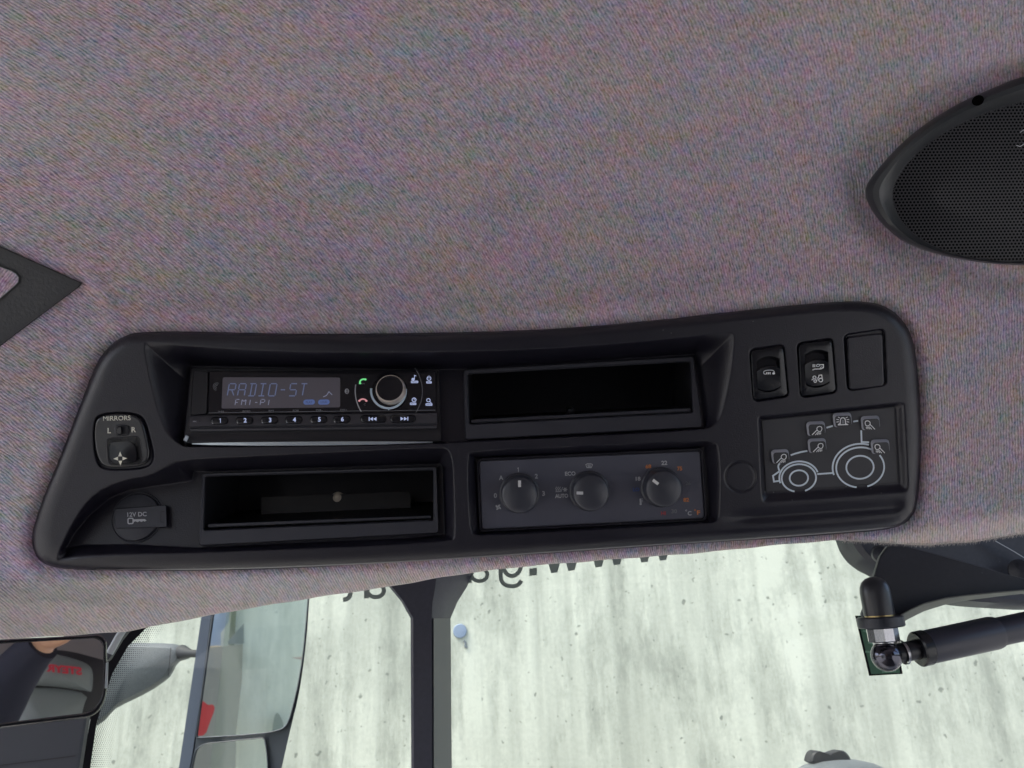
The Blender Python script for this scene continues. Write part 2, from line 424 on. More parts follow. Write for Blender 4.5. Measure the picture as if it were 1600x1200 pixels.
def axes(Z, hint=(0, 0, 1)):
    Z = np.asarray(Z, float); Z = Z / np.linalg.norm(Z); X = np.cross(hint, Z)
    if np.linalg.norm(X) < 1e-3: X = np.cross((1, 0, 0), Z)
    X /= np.linalg.norm(X); return X, np.cross(Z, X), Z
def slab(mb, poly, y, thick, mat, bevel=0):
    """outline at depth y (m ahead of the eye) with real thickness straight back"""
    poly = np.asarray(poly, float); n_ = len(poly); y = np.broadcast_to(np.asarray(y, float), (n_,))
    A = PY(poly[:, 0], poly[:, 1], y); F = []
    rows = []
    if bevel:
        cen = A.mean(0); rows = [A + (cen - A) / np.linalg.norm(cen - A, axis=1)[:, None] * bevel, A + np.array([0, bevel, 0]), A + np.array([0, thick, 0])]
    else: rows = [A, A + np.array([0, thick, 0])]
    for k in range(len(rows) - 1):
        for i in range(n_):
            j = (i + 1) % n_; F.append((k * n_ + i, k * n_ + j, (k + 1) * n_ + j, (k + 1) * n_ + i))
    F.append(tuple(range(n_))); F.append(tuple(range(len(rows) * n_ - 1, (len(rows) - 1) * n_ - 1, -1)))
    mb.add(np.vstack(rows), F, mat)
def box(mb, lo, hi, mat):
    x0, y0, z0 = lo; x1, y1, z1 = hi
    v = [(x0, y0, z0), (x1, y0, z0), (x1, y1, z0), (x0, y1, z0), (x0, y0, z1), (x1, y0, z1), (x1, y1, z1), (x0, y1, z1)]
    mb.add(v, [(0, 3, 2, 1), (4, 5, 6, 7), (0, 1, 5, 4), (1, 2, 6, 5), (2, 3, 7, 6), (3, 0, 4, 7)], mat)
def sdf(px, py, poly):
    """signed distance in pixels, positive inside"""
    poly = np.asarray(poly, float); d = np.full(px.shape, 1e9); ins = np.zeros(px.shape, bool); n_ = len(poly)
    for i in range(n_):
        ax, ay = poly[i]; bx, by = poly[(i + 1) % n_]; ex, ey = bx - ax, by - ay
        t = np.clip(((px - ax) * ex + (py - ay) * ey) / (ex * ex + ey * ey + 1e-12), 0, 1)
        d = np.minimum(d, (px - ax - t * ex) ** 2 + (py - ay - t * ey) ** 2)
        if ay != by:
            c_ = ((ay > py) != (by > py)) & (px < (bx - ax) * (py - ay) / (by - ay) + ax); ins ^= c_
    d = np.sqrt(d); return np.where(ins, d, -d)
def sstep(x, a=0., b=1.):
    t = np.clip((x - a) / (b - a), 0, 1); return t * t * (3 - 2 * t)

# ------------------------------------------------------------------ setting: ground, wall
mb = MB(); box(mb, (-40, -60, -.3), (40, 3.3, 0), plastic('yard_concrete', (0.34, 0.35, 0.33), .9, .3, 20, var=.05))
mb.build('ground', kind='structure', smooth=False)
WY = 3.25
mb = MB(); box(mb, (-9, WY, 0), (9, WY + .3, 5.2), CONCRETE)
wall = mb.build('concrete_wall', smooth=False, label='pale stained concrete wall standing in front of the windshield', category='wall')
pl = plastic('blue_plug', (0.24, 0.29, 0.38), .5)
mb = MB(); o, X, Y_, Z = PY(718.5, 986, WY - .006), np.array([1., 0, 0]), np.array([0, 0, 1.]), np.array([0, -1., 0])
lathe(mb, o, X, Y_, Z, [(.027, -.006), (.027, 0), (.024, .004), (.010, .005)], pl, 32)
mb.build('blue_plug', wall, label='round pale blue plug in the concrete')
mb = MB(); q = [(725, 1001), (728, 1006), (726, 1010), (730, 1012)]
for i in range(3):
    A = PY(*q[i], WY - .004); B = PY(*q[i + 1], WY - .004); X, Y_, Z = axes(B - A); lathe(mb, A, X, Y_, Z, [(.004, 0), (.004, np.linalg.norm(B - A))], GREYPL, 8)
mb.build('wire_end', wall)

# ------------------------------------------------------------------ cab roof shell (keeps the overhead light out)
mb = MB(); ROOFP = plastic('roof_lining', (0.30, 0.262, 0.285), .9)
box(mb, (-1.0, -1.3, C[2] + .47), (1.0, 1.05, C[2] + .53), ROOFP)
box(mb, (-1.0, 1.052, C[2] + .33), (1.0, 1.12, C[2] + .53), ROOFP)
mb.build('cab_roof', smooth=False, label='mauve lined cab roof shell above the fabric headliner', category='roof')

mb = MB(); CABIN = plastic('cab_blocker_dark', (0.045, 0.042, 0.045), .7)  # cab walls and floor behind the camera, added and darkened to cut fill light
z0 = C[2]
box(mb, (-1.0, -1.35, z0 - 1.3), (1.0, -1.302, z0 + .468), plastic('rear_lining', (.20, .175, .19), .9))
box(mb, (-.85, -1.30, z0 - 1.05), (1.0, .62, z0 - 1.002), CABIN)
box(mb, (1.002, -1.35, z0 + .002), (1.05, -.2, z0 + .468), CABIN)
mb.build('cab_fill_blocker', smooth=False, label='closed rear wall of the cab, with floor and side panel added to cut fill light', category='cab')
# ------------------------------------------------------------------ console outline and headliner
OUT = np.array([(215, 521), (192, 527), (174, 540), (160, 556), (148, 578), (120, 650), (95, 714), (70, 774), (56, 815), (51, 838), (54, 862), (66, 878), (90, 886), (130, 889),
    (200, 890), (300, 890), (400, 888), (500, 884), (600, 879.5), (700, 873.5), (800, 867), (900, 860), (1000, 853), (1100, 846.5), (1200, 840), (1300, 832.5), (1380, 826), (1407, 820),
    (1423, 808), (1431, 790), (1434, 760), (1438, 700), (1437, 650), (1434, 600), (1429, 550), (1423, 525), (1412, 505), (1396, 488), (1375, 477), (1350, 472), (1320, 472), (1250, 477),
    (1150, 488), (1050, 499), (950, 508), (850, 515), (750, 520), (650, 523), (550, 524), (450, 523.5), (350, 521), (270, 519.5)])
OUT = chaikin(OUT, 1)
EDX = [-900, -300, 0, 200, 350, 520, 600, 677, 735, 835, 900, 1000, 1080, 1200, 1300, 1345, 1400, 1450, 1520, 1600, 1800, 2400]
EDY = [1060, 1020, 998, 985, 958, 928, 916, 903, 894.5, 884, 879, 869.5, 863, 852, 845, 846, 850, 851, 845, 832, 800, 740]
FOX = [-900, 0, 60, 200, 400, 700, 1000, 1300, 1430, 1500, 1600, 2400]
FOY = [930, 915, 905, 893, 890, 878, 857, 836, 826, 812, 795, 700]
# weave coordinates: direction of the knit ribs turns across the ceiling
XI = np.arange(-1500, 3600, 4.0)
TH = np.radians(np.interp(XI, [-1500, 0, 140, 440, 640, 870, 1110, 1360, 1700, 3600], [30, 34, 36, 45, 51, 62, 71, 84, 88.5, 89]))
tT = np.tan(TH); G = np.cumsum(tT / (1 + .5 * tT)) * 4; S = np.cumsum(np.sin(TH)) * 4
def weave(px, py):
    xi = px + .5 * (py - 300)
    g = np.interp(xi, XI, G) - (py - 300); xp = np.interp(g, G, XI)
    # add linear extrapolation-safe phase
    return np.interp(xp, XI, S), py * 1.0 + 0.25 * px
def headliner():
    xs = np.concatenate([np.arange(-760, -60, 40), np.arange(-60, 1660, 8), np.arange(1660, 2360, 40)]).astype(float)
    rr = np.concatenate([np.linspace(0, .22, 14)[:-1], np.linspace(.22, 1, 190)])
    PX, RR = np.meshgrid(xs, rr); E = np.interp(PX, EDX, EDY); E = E + 1.2 * np.sin(PX * .013) + .5 * np.sin(PX * .071)
    PYY = -420 + (E + 420) * RR
    F_ = np.interp(PX, FOX, FOY); dl = np.maximum(PYY - F_, 0)
    sh = (np.sqrt(dl ** 2 + 144) - 12) * .0011
    # gather and soft folds in the cloth
    off = 0.0030 * np.exp(-(((PX - 150 - (PYY - 440) * .45) / 16) ** 2)) * sstep(PYY, 380, 440) * (1 - sstep(PYY, 500, 560))
    off += 0.0016 * np.sin(PX * .006 + PYY * .004) + .0010 * np.sin(PX * .013 - PYY * .009 + 1)
    dc = sdf(PX, PYY, OUT)
    off += 0.0035 * np.exp(-((np.abs(dc + 26)) / 22) ** 2) * (dc < 8) - .0042 * np.exp(-(dc / 8) ** 2)
    off += .0007 * np.exp(-((dc + 18) / 16) ** 2) * np.sin(PX * .11 + 2 * np.sin(PYY * .05)) * np.sin(PYY * .09 + PX * .02)
    spk = np.hypot((PX - 1640) / 300, (PYY - 275) / 165)
    off += -.006 * np.exp(-((spk - 1) / .12) ** 2)
    off = np.where(dl > 0, off * np.exp(-dl / 20), off)
    V = SURF(PX, PYY, off, sh)
    # turned-under rim at the lower edge
    last = PYY[-1:]; xr = PX[-1:]; extra = []
    shl = sh[-1:]
    for dp, ds in ((.8, .004), (0.0, .010), (-3, .018), (-12, .03)):
        extra.append(SURF(xr, last + dp, 0, shl + ds))
    V = np.concatenate([V] + extra, 0); ny, nx = V.shape[:2]
    pyy = np.vstack([PYY] + [last + 6 * (i + 1) for i in range(4)]); pxx = np.vstack([PX] + [xr] * 4)
    a, b = weave(pxx, pyy)
    idx = np.arange(ny * nx).reshape(ny, nx)
    q = np.stack([idx[:-1, :-1], idx[:-1, 1:], idx[1:, 1:], idx[1:, :-1]], -1).reshape(-1, 4)
    dcf = np.vstack([dc, np.full((4, nx), -99.)]).reshape(-1)
    q = q[~(dcf[q].min(1) > 12)]
    org = V.reshape(-1, 3).mean(0)
    me = bpy.data.meshes.new('headliner'); me.from_pydata((V.reshape(-1, 3) - org).tolist(), [], q.tolist())
    uv = me.uv_layers.new(name='weave'); li = q.reshape(-1)
    uv.data.foreach_set('uv', np.stack([a.reshape(-1)[li], b.reshape(-1)[li]], 1).reshape(-1))
    me.polygons.foreach_set('use_smooth', [True] * len(q)); me.materials.append(FABRIC); me.update()
    o = bpy.data.objects.new('headliner', me); col.objects.link(o); o.location = org; WORG[o.name] = org
    o['label'] = 'mottled purple grey knitted headliner stretched over the cab ceiling'; o['category'] = 'headliner'
    return o
HL = headliner()
# loose fibres along the lower edge of the cloth
mb = MB(); FIB = plastic('loose_fibre', (0.42, 0.39, 0.36), .9)
for i in range(950):
    x = random.uniform(1318, 1640) if i < 800 else random.uniform(200, 1318)
    y = np.interp(x, EDX, EDY) + random.uniform(-3, 1); y += 1.2 * math.sin(x * .013)
    l = random.uniform(1.5, 6.0) * (1 if i < 800 else .3); a = random.uniform(-.7, .7)
    dl = max(y - np.interp(x, FOX, FOY), 0); sh = (math.sqrt(dl ** 2 + 144) - 12) * .0011
    q = np.array([(x - .35, y), (x + .35, y), (x + .12 + math.sin(a) * l, y + math.cos(a) * l), (x - .12 + math.sin(a) * l, y + math.cos(a) * l)])
    mb.add(SURF(q[:, 0], q[:, 1], .0012, sh), [(0, 1, 2, 3)], FIB)
mb.build('fibre_fringe', HL, kind='stuff')

# ------------------------------------------------------------------ overhead console
CON = thing('overhead_console', P(750, 700, 0), 'long moulded black plastic console set into the purple grey headliner, with radio bay and bins', 'console')
yb1 = lambda x: 691 - (x - 290) * .033
def f1(x, y): return -.004 - .020 * np.clip((yb1(x) - y) / 114, -.2, 1.15)
yb2 = lambda x: 853 - (x - 310) * .040
def f2(x, y): return -.004 - .017 * np.clip((yb2(x) - y) / 116, -.2, 1.2)
yb3 = lambda x: 828 - (x - 752) * .052
def f3(x, y): return -.0030 - .003 * np.clip((yb3(x) - y) / 106, -.2, 1.2)
HF = .0075
RIM1 = chaikin([(224, 536), (232, 533), (300, 541), (450, 549.5), (600, 550), (750, 548), (900, 542), (1050, 529), (1138, 518), (1147, 522), (1147, 545), (1143, 580), (1137, 612), (1129, 645), (1120, 663), (1102, 671.5), (900, 683), (696, 692), (690, 693.5), (480, 698), (300, 699), (282, 696), (262, 680), (250, 655), (240, 620), (230, 575)], 1)
FLO1 = np.array([(298, 572), (690, 577), (718, 577), (1086, 553), (1101, 669), (726, 689), (690, 692), (286, 697)])
RIM2 = chaikin([(86, 874), (100, 843), (118, 808), (138, 780), (165, 760), (200, 748), (236, 742), (262, 727), (280, 718), (420, 711), (560, 704), (690, 698), (703, 704), (708, 725), (710, 780), (712, 838), (706, 846), (600, 853), (450, 859), (320, 864), (200, 867), (130, 872), (94, 880)], 1)
FLO2 = np.array([(103, 857), (118, 830), (142, 803), (170, 779), (200, 766), (250, 758), (291, 753), (301, 750), (303, 737), (688, 724), (692, 730), (695, 835), (640, 841), (310, 856), (200, 850), (130, 851)])
RIM3 = chaikin([(730, 712), (740, 704), (900, 697), (1100, 688), (1118, 690), (1124, 700), (1127, 740), (1126, 790), (1124, 812), (1112, 818), (900, 830), (748, 838), (734, 832), (731, 780)], 1)
FLO3 = np.array([(742, 716), (1100, 699), (1108, 812), (750, 832)])
RIM4 = chaikin([(1184, 662), (1184, 655), (1185, 650), (1192, 649), (1200, 648.3), (1300, 638.5), (1398, 628.5), (1407, 627.5), (1414, 629), (1415, 636), (1418, 700), (1422, 755), (1422, 765), (1417, 771), (1405, 772), (1300, 780), (1205, 786.5), (1196, 787), (1190, 784), (1189, 775)], 1)
FLO4 = np.array([(1189, 656), (1398, 635), (1404, 755), (1196, 770)])
SW = [  # outer seat of each rocker
    [(1170, 545), (1226, 537), (1234, 620), (1176, 629)],
    [(1244, 535), (1302, 527), (1309, 614), (1250, 623)],
    [(1317, 522), (1383, 512), (1387, 602), (1323, 612)]]
MSW = chaikin([(146, 655), (158, 645), (188, 642), (217, 645), (229, 656), (238, 690), (243, 715), (234, 732), (195, 736), (160, 735), (149, 722), (144, 690)], 2)
OPEN1 = [(731, 585), (1078, 565.5), (1082, 644), (734, 662.5)]
OPEN2 = [(322, 745), (677, 735), (677, 812), (319, 828)]
OB1 = np.array([(727, 580), (1082, 560), (1093, 660), (729, 681)]); OB2 = np.array([(318, 742), (680, 731), (682, 828), (314, 846)])
def console_h(X, Y):
    d = sdf(X, Y, OUT)
    rad = np.interp(X, [60, 160, 400, 1300, 1430], [26, 24, 15, 15, 20])
    rad = rad + 8 * sstep(Y, 800, 860)
    t = np.clip(d / rad, 0, 1); h = HF * np.sqrt(np.clip(1 - (1 - t) ** 2, 0, 1))
    h = np.where(d < 0, d * .0016, h)
    # bottom band falls away toward the window, with a shallow trough at the right
    trough = np.interp(X, [1100, 1200, 1420], [812, 806, 790])
    h -= .0022 * np.exp(-((Y - trough) / 9) ** 2) * sstep(X, 1115, 1180) * (1 - sstep(X, 1395, 1425))
    # crest of the left edge
    face = h.copy()
    for rim, flo, f, pw in ((RIM1, FLO1, f1, 1), (RIM2, FLO2, f2, 1), (RIM3, FLO3, f3, 1)):
        dr = sdf(X, Y, rim); df = np.maximum(-sdf(X, Y, flo), 0)
        t = np.where(dr > 0, dr / (dr + df + 1e-6), 0); t = .55 * t + .45 * t * t * (3 - 2 * t)
        # soft radius where the face turns into the wall
        t = np.where(dr > 0, t, 0)
        h = np.where(dr > 0, face * (1 - t) + f(X, Y) * t, h)
    dr = sdf(X, Y, RIM4); df = np.maximum(-sdf(X, Y, FLO4), 0); t = np.where(dr > 0, dr / (dr + df + 1e-6), 0)
    h = h - .0050 * sstep(t)
    for q in SW: h -= .0028 * sstep(sdf(X, Y, rquad(q, 9)), 0, 2.2)
    h -= .0025 * sstep(sdf(X, Y, MSW), 0, 3)
    r = np.hypot((X - 1157), (Y - 745)); h -= .0009 * np.exp(-((r - 23.5) / 1.3) ** 2)
    h += .0010 * np.exp(-(((X - 1152) / 4) ** 2 + ((Y - 592) / 2.) ** 2)) * 0
    return h, d
def grid_mesh(name, X, Y, H, keep, mat, parent):
    V = P(X, Y, H); ny, nx = V.shape[:2]
    idx = np.arange(ny * nx).reshape(ny, nx)
    k = keep[:-1, :-1] & keep[:-1, 1:] & keep[1:, 1:] & keep[1:, :-1]
    q = np.stack([idx[:-1, :-1], idx[1:, :-1], idx[1:, 1:], idx[:-1, 1:]], -1)[k]
    used = np.zeros(ny * nx, bool); used[q.reshape(-1)] = True
    remap = np.cumsum(used) - 1; V = V.reshape(-1, 3)[used] - WORG[parent.name]; q = remap[q]
    me = bpy.data.meshes.new(name); me.vertices.add(len(V)); me.vertices.foreach_set('co', V.astype(np.float32).reshape(-1))
    me.loops.add(q.size); me.loops.foreach_set('vertex_index', q.reshape(-1).astype(np.int32))
    me.polygons.add(len(q)); me.polygons.foreach_set('loop_start', np.arange(0, q.size, 4, dtype=np.int32))
    me.polygons.foreach_set('use_smooth', np.ones(len(q), bool)); me.materials.append(mat); me.update(calc_edges=True); me.validate()
    o = bpy.data.objects.new(name, me); col.objects.link(o); o.parent = parent; WORG[o.name] = WORG[parent.name]
    return o
gx, gy = np.meshgrid(np.arange(40, 1450, 1.1), np.arange(462, 902, 1.1))
gh, gd = console_h(gx, gy)
keep = (gd > -7) & (sdf(gx, gy, OB1) < 0) & (sdf(gx, gy, OB2) < 0)
grid_mesh('console_shell', gx, gy, gh, keep, BODY, CON)

# turned bottom edge of the shell, glancing highlight painted in as paler grey
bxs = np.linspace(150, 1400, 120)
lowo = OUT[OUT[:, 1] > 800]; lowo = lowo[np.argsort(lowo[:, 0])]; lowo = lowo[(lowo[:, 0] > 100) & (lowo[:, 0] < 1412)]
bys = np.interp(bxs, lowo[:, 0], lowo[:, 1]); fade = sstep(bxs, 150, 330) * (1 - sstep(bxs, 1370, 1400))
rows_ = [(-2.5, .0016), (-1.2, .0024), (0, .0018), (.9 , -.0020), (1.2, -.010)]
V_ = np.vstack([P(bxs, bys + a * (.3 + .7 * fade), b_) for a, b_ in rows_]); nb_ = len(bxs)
mb = MB(); mb.add(V_, [(k * nb_ + i, k * nb_ + i + 1, (k + 1) * nb_ + i + 1, (k + 1) * nb_ + i) for k in range(len(rows_) - 1) for i in range(nb_ - 1)], plastic('edge_glint_grey', (.20, .20, .20), .3, .05, 600, .9)); mb.build('lower_edge_glint', CON)
# storage bins
def storage_bin(outer, opening, wf, depth, lip, label):
    o_ = rquad(outer, 5, 6); i_ = rquad(opening, 2.5, 6); mb = MB()
    V = []
    def ring(p, dw): V.append(P(p[:, 0], p[:, 1], wval(wf, p) + dw * MM))
    ring(o_, 0); ring(o_, 4.0); ring(inset(o_, 1.5), 5.4); ring(inset(i_, -2.2), 5.2); ring(inset(i_, -.6), 4.0); ring(i_, 2.0)
    n_ = len(o_); F = []
    # straight walls into the roof
    back = V[-1] - N * depth + np.array([0, 0, 0.0]); V.append(back)
    for k in range(len(V) - 1):
        for i in range(n_):
            j = (i + 1) % n_; F.append((k * n_ + i, k * n_ + j, (k + 1) * n_ + j, (k + 1) * n_ + i))
    mb.add(np.vstack(V[:6]), F[:5 * n_], BIN); fr = mb.build('storage_bin', CON, label=label)
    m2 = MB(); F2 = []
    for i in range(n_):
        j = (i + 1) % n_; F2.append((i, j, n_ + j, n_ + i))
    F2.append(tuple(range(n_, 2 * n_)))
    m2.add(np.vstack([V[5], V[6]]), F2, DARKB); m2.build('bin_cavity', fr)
    m3 = MB(); rings(m3, rquad(lip, 1.5, 3), [(0, -3), (0, 1.2), (1.0, 2.2)], wf, BIN); m3.build('bin_lip', fr)
    return fr
bin1 = storage_bin([(724, 577.5), (1084, 556), (1098, 668), (727, 687.5)], OPEN1, f1, .075, [(735, 655.5), (1079, 637), (1080, 643.5), (736, 661.5)], 'empty storage bin in the upper row, right of the radio')
bin2 = storage_bin([(315.5, 739), (683, 728.5), (686, 833), (311, 853)], OPEN2, f2, .075, [(324, 818.5), (674, 805), (674, 810), (325, 824.5)], 'storage bin in the lower row under the radio, a screw in its back')
def screw(parent, px, py, wf, dep, r, mat):
    o, X, Y_, Z, s = frame_at(px, py, lambda a, b: wf(a, b) - dep)
    mb = MB(); lathe(mb, o, X, Y_, Z, [(r * 1.1, -.01), (r * 1.1, 0), (r * .95, .001), (r * .6, .0028), (r * .2, .0034)], mat, 24); mb.build('screw_head', parent)
screw(bin2, 527.5, 778, f2, .050, .0046, plastic('pale_screw', (.5, .44, .36), .35))
screw(bin1, 891, 642, f1, .030, .003, DARKB)
# a steel rail standing in the back of the lower bin
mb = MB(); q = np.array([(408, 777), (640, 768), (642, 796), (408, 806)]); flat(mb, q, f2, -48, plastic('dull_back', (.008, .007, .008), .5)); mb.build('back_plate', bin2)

# radio
RAD = thing('car_radio', P(490, 690, -.02), 'black car radio with a lit display and chrome knob sitting in the upper left bay', 'radio')
wr = lambda x, y: f1(x, y) + .0085
mb = MB(); RO = rquad([(299, 575), (686, 577), (690, 690), (287, 693)], 4, 4)
rings(mb, RO, [(0, -10), (0, -2), (.8, -1.2), (3, -1.2)], wr, DARKB); mb.build('body', RAD)
mb = MB(); FP = rquad([(327, 580), (681, 579), (682, 644), (325, 647.5)], 3, 4)
rings(mb, FP, [(0, -2), (0, .2), (.7, .8)], wr, GLOSS)
rings(mb, rquad([(302, 579), (325.5, 580), (323.5, 647), (298, 648.5)], 3, 4), [(0, -2), (0, .2), (.7, .8)], wr, DARKB)
stroke(mb, [(326, 645.2), (560, 642), (612, 641.6), (680, 640.8)], .8, wr, 1.0, PRINTD)
stroke(mb, arc(596, 611, 64, 62, 36, -33, 16), 1.1, wr, 1.05, PRINTD)
stroke(mb, arc(614, 611, 59, 59, 170, 213, 14), 1.6, wr, 1.05, PRINTG)
fpo = mb.build('faceplate', RAD)
mb = MB(); flat(mb, rquad([(348, 589.5), (531.5, 590), (531.5, 636.5), (346, 638.5)], 2.5, 3), wr, 1.0, LCD)
SEG = {'A': ((0, 1, 0, .5), (1, 1, 1, .5), (0, 0, 1, 0), (0, .5, 1, .5), (0, 0, 0, .5), (1, 0, 1, .5)),
       'R': ((0, 1, 0, 0), (0, 0, 1, 0), (1, 0, 1, .5), (0, .5, 1, .5), (.5, .5, 1, 1)),
       'D': ((.35, 0, .35, 1), (0, 0, 1, 0), (1, 0, 1, 1), (0, 1, 1, 1)),
       'I': ((0, 0, 1, 0), (.5, 0, .5, 1), (0, 1, 1, 1)), 'O': ((0, 0, 1, 0), (0, 0, 0, 1), (1, 0, 1, 1), (0, 1, 1, 1)),
       '-': ((0.1, .5, .9, .5),), 'S': ((0, 0, 1, 0), (0, 0, 0, .5), (0, .5, 1, .5), (1, .5, 1, 1), (0, 1, 1, 1)), 'T': ((0, 0, 1, 0), (.5, 0, .5, 1)),
       'F': ((0, 0, 0, 1), (0, 0, 1, 0), (0, .5, .7, .5)), 'M': ((0, 1, 0, 0), (0, 0, .5, .4), (.5, .4, 1, 0), (1, 0, 1, 1)), '1': ((.5, 0, .5, 1),),
       'P': ((0, 0, 0, 1), (0, 0, 1, 0), (1, 0, 1, .5), (0, .5, 1, .5)), ' ': ()}
def segtext(mb, s, x0, y0, cw, gap, h, lw, mat, lean=.18, dw=1.25):
    k = 0
    for i, ch in enumerate(s):
        for j, (a, b, c_, e) in enumerate(SEG[ch]):
            X0 = x0 + i * (cw + gap); f = lambda u, v: (X0 + u * cw - v * h * lean + h * lean, y0 + v * h)
            A = np.array(f(a, b)); B = np.array(f(c_, e)); D = (B - A); D /= np.linalg.norm(D) + 1e-9
            stroke(mb, [A + D * .8, B - D * .8], lw, wr, dw + .004 * j, mat)
segtext(mb, 'RADIO-ST', 355, 599.5, 10.6, 5.4, 19, 1.7, LCDTXT)
segtext(mb, 'FM1-P1', 367, 624, 6.2, 3.6, 9.5, 1.0, LCDDIM)
for cx in (483, 506):
    flat(mb, rquad([(cx - 9, 624.5), (cx + 9, 624), (cx + 9, 632), (cx - 9, 632.5)], 4, 4), wr, 1.2, LCDBLUE)
text(mb, 'FLAT', cx=483, cy=628.3, width=10, height=3.2, wf=wr, dw=1.35, mat=LCD, bold=0)
text(mb, 'LOUD', cx=506, cy=628, width=10, height=3.2, wf=wr, dw=1.35, mat=LCD, bold=0)
stroke(mb, [(505, 620), (510, 618), (514, 612), (519, 617)], 1, wr, 1.2, LCDDIM)
mb.build('display', fpo)
# printed functions round the display
mb = MB()
for x, s in ((345, '>II'), (385, 'INTRO'), (424, 'RPT'), (462, 'RDM'), (499, 'DIR-'), (537, 'DIR+')):
    text(mb, s, x, 643 - (x - 345) * .012, width=4 + 1.6 * len(s), height=3.2, wf=wr, dw=1.1, mat=PRINTD, bold=.02)
for k in range(3): stroke(mb, arc(339, 604, 2 + 2 * k, 2 + 2 * k, 60, 260, 9), .8, wr, 1.1, PRINTD)
flat(mb, ellipse(542, 611.3, 3.4, 4.2, 16), wr, 1.1, PRINTG); stroke(mb, [(541, 614), (543.4, 609.5), (542, 608.3), (542, 614.4), (543.4, 613), (541, 609)], .6, wr, 1.25, GLOSS)
def phone(mb, cx, cy, s, rot, mat):
    a = arc(cx, cy + s * .55, s, s * .8, 25 + rot, 155 + rot, 12); stroke(mb, a, s * .38, wr, 1.1, mat)
    for q in (a[0], a[-1]): flat(mb, ellipse(q[0], q[1], s * .30, s * .26, 10), wr, 1.16, mat)
phone(mb, 568.5, 594, 6.2, 42, GREENL); text(mb, 'A/PS', 567, 599.5, width=6, height=1.8, wf=wr, dw=1.1, mat=PRINTD)
phone(mb, 567, 625, 6.0, 0, REDL); text(mb, 'C', 570, 632, width=3, height=3, wf=wr, dw=1.1, mat=PRINTD)
# note, power, clock, magnifier
flat(mb, ellipse(645.5, 592.6, 2.6, 2.2, 12), wr, 1.1, ICONL); stroke(mb, [(647.6, 592.5), (647.6, 586.5), (650.5, 587.5)], 1.1, wr, 1.13, ICONL)
flat(mb, rquad([(642, 594.8), (653.5, 594.8), (653.5, 598.6), (642, 598.6)], 1, 2), wr, 1.1, ICONL); text(mb, 'MENU', 647.8, 596.7, width=9, height=2.2, wf=wr, dw=1.25, mat=GLOSS, bold=0)
stroke(mb, arc(670.3, 591.3, 3, 3, 115, 425, 14), 1.2, wr, 1.1, ICONL); stroke(mb, [(670.3, 587), (670.3, 591.5)], 1.1, wr, 1.15, ICONL)
flat(mb, rquad([(666, 595.6), (674.6, 595.6), (674.6, 599.2), (666, 599.2)], 1, 2), wr, 1.1, ICONL); text(mb, 'SRC', 670.3, 597.4, width=6.4, height=2.2, wf=wr, dw=1.25, mat=GLOSS, bold=0)
stroke(mb, ellipse(647, 624.8, 3.1, 3, 16), 1.2, wr, 1.1, ICONL, closed=True); stroke(mb, [(647, 622.6), (647, 625), (648.8, 625)], .8, wr, 1.15, ICONL)
flat(mb, rquad([(640.5, 629), (650.5, 629), (650.5, 632.8), (640.5, 632.8)], 1, 2), wr, 1.1, ICONL); text(mb, 'INFO', 645.5, 630.9, width=7.6, height=2.2, wf=wr, dw=1.25, mat=GLOSS, bold=0)
stroke(mb, ellipse(669.4, 625.3, 2.7, 2.6, 14), 1.2, wr, 1.1, ICONL, closed=True); stroke(mb, [(671.3, 627.4), (673.8, 629.4)], 1.2, wr, 1.16, ICONL)
flat(mb, rquad([(665, 630), (675.6, 630), (675.6, 634), (665, 634)], 1, 2), wr, 1.1, ICONL); text(mb, 'BAND', 670.3, 632, width=8.4, height=2.2, wf=wr, dw=1.25, mat=GLOSS, bold=0)
text(mb, 'MIC', 304.5, 658.5, width=6, height=2.2, wf=wr, dw=1.6, mat=PRINTG); flat(mb, ellipse(312, 658.3, 1.2, 1.2, 10), wr, 1.75, RUBBER)
mb.build('printed_symbols', fpo)
# lower strip, ridge and chin
STRIP = plastic('radio_strip', (0.042, 0.042, 0.050), .38, .1)
def loft(mb, rows, mat, mp=None):
    mp = mp or P; V = []; nx = max(len(r) for r in rows)
    for r in rows:
        r = np.array(r, float); V.append(mp(r[:, 0], r[:, 1], r[:, 2]))
    n_ = len(rows[0]); F = [(k * n_ + i, k * n_ + i + 1, (k + 1) * n_ + i + 1, (k + 1) * n_ + i) for k in range(len(rows) - 1) for i in range(n_ - 1)]
    mb.add(np.vstack(V), F, mat)
def rowpts(xa, ya, xb, yb, dw, n_=14, ez=0):
    xs = np.linspace(xa, xb, n_); ys = np.linspace(ya, yb, n_); return [(x, y, wr(x, y) + dw * MM) for x, y in zip(xs, ys)]
mb = MB()
loft(mb, [rowpts(297, 649, 683, 644.2, -.5), rowpts(297, 650, 683, 645, .9), rowpts(296.6, 651, 683, 646, 1.3), rowpts(296, 666, 683, 661, 1.5), rowpts(296.4, 668.5, 683, 663.5, .2),
          rowpts(296.8, 669.5, 682.5, 664.5, .4), rowpts(297, 671, 682.5, 666, 1.8), rowpts(297.5, 673.5, 682, 668.5, 1.2), rowpts(298, 675.5, 681, 671, -1.8)], STRIP)
loft(mb, [rowpts(290, 674.5, 686, 670, -1.6), rowpts(290, 676, 687, 671.5, -1.2), rowpts(287, 688, 690, 687, -1.0), rowpts(287, 690.5, 690, 688.5, -2.2)], DARKB)
mb.build('button_strip', RAD)
bx = [344, 383, 422, 460, 499, 535]
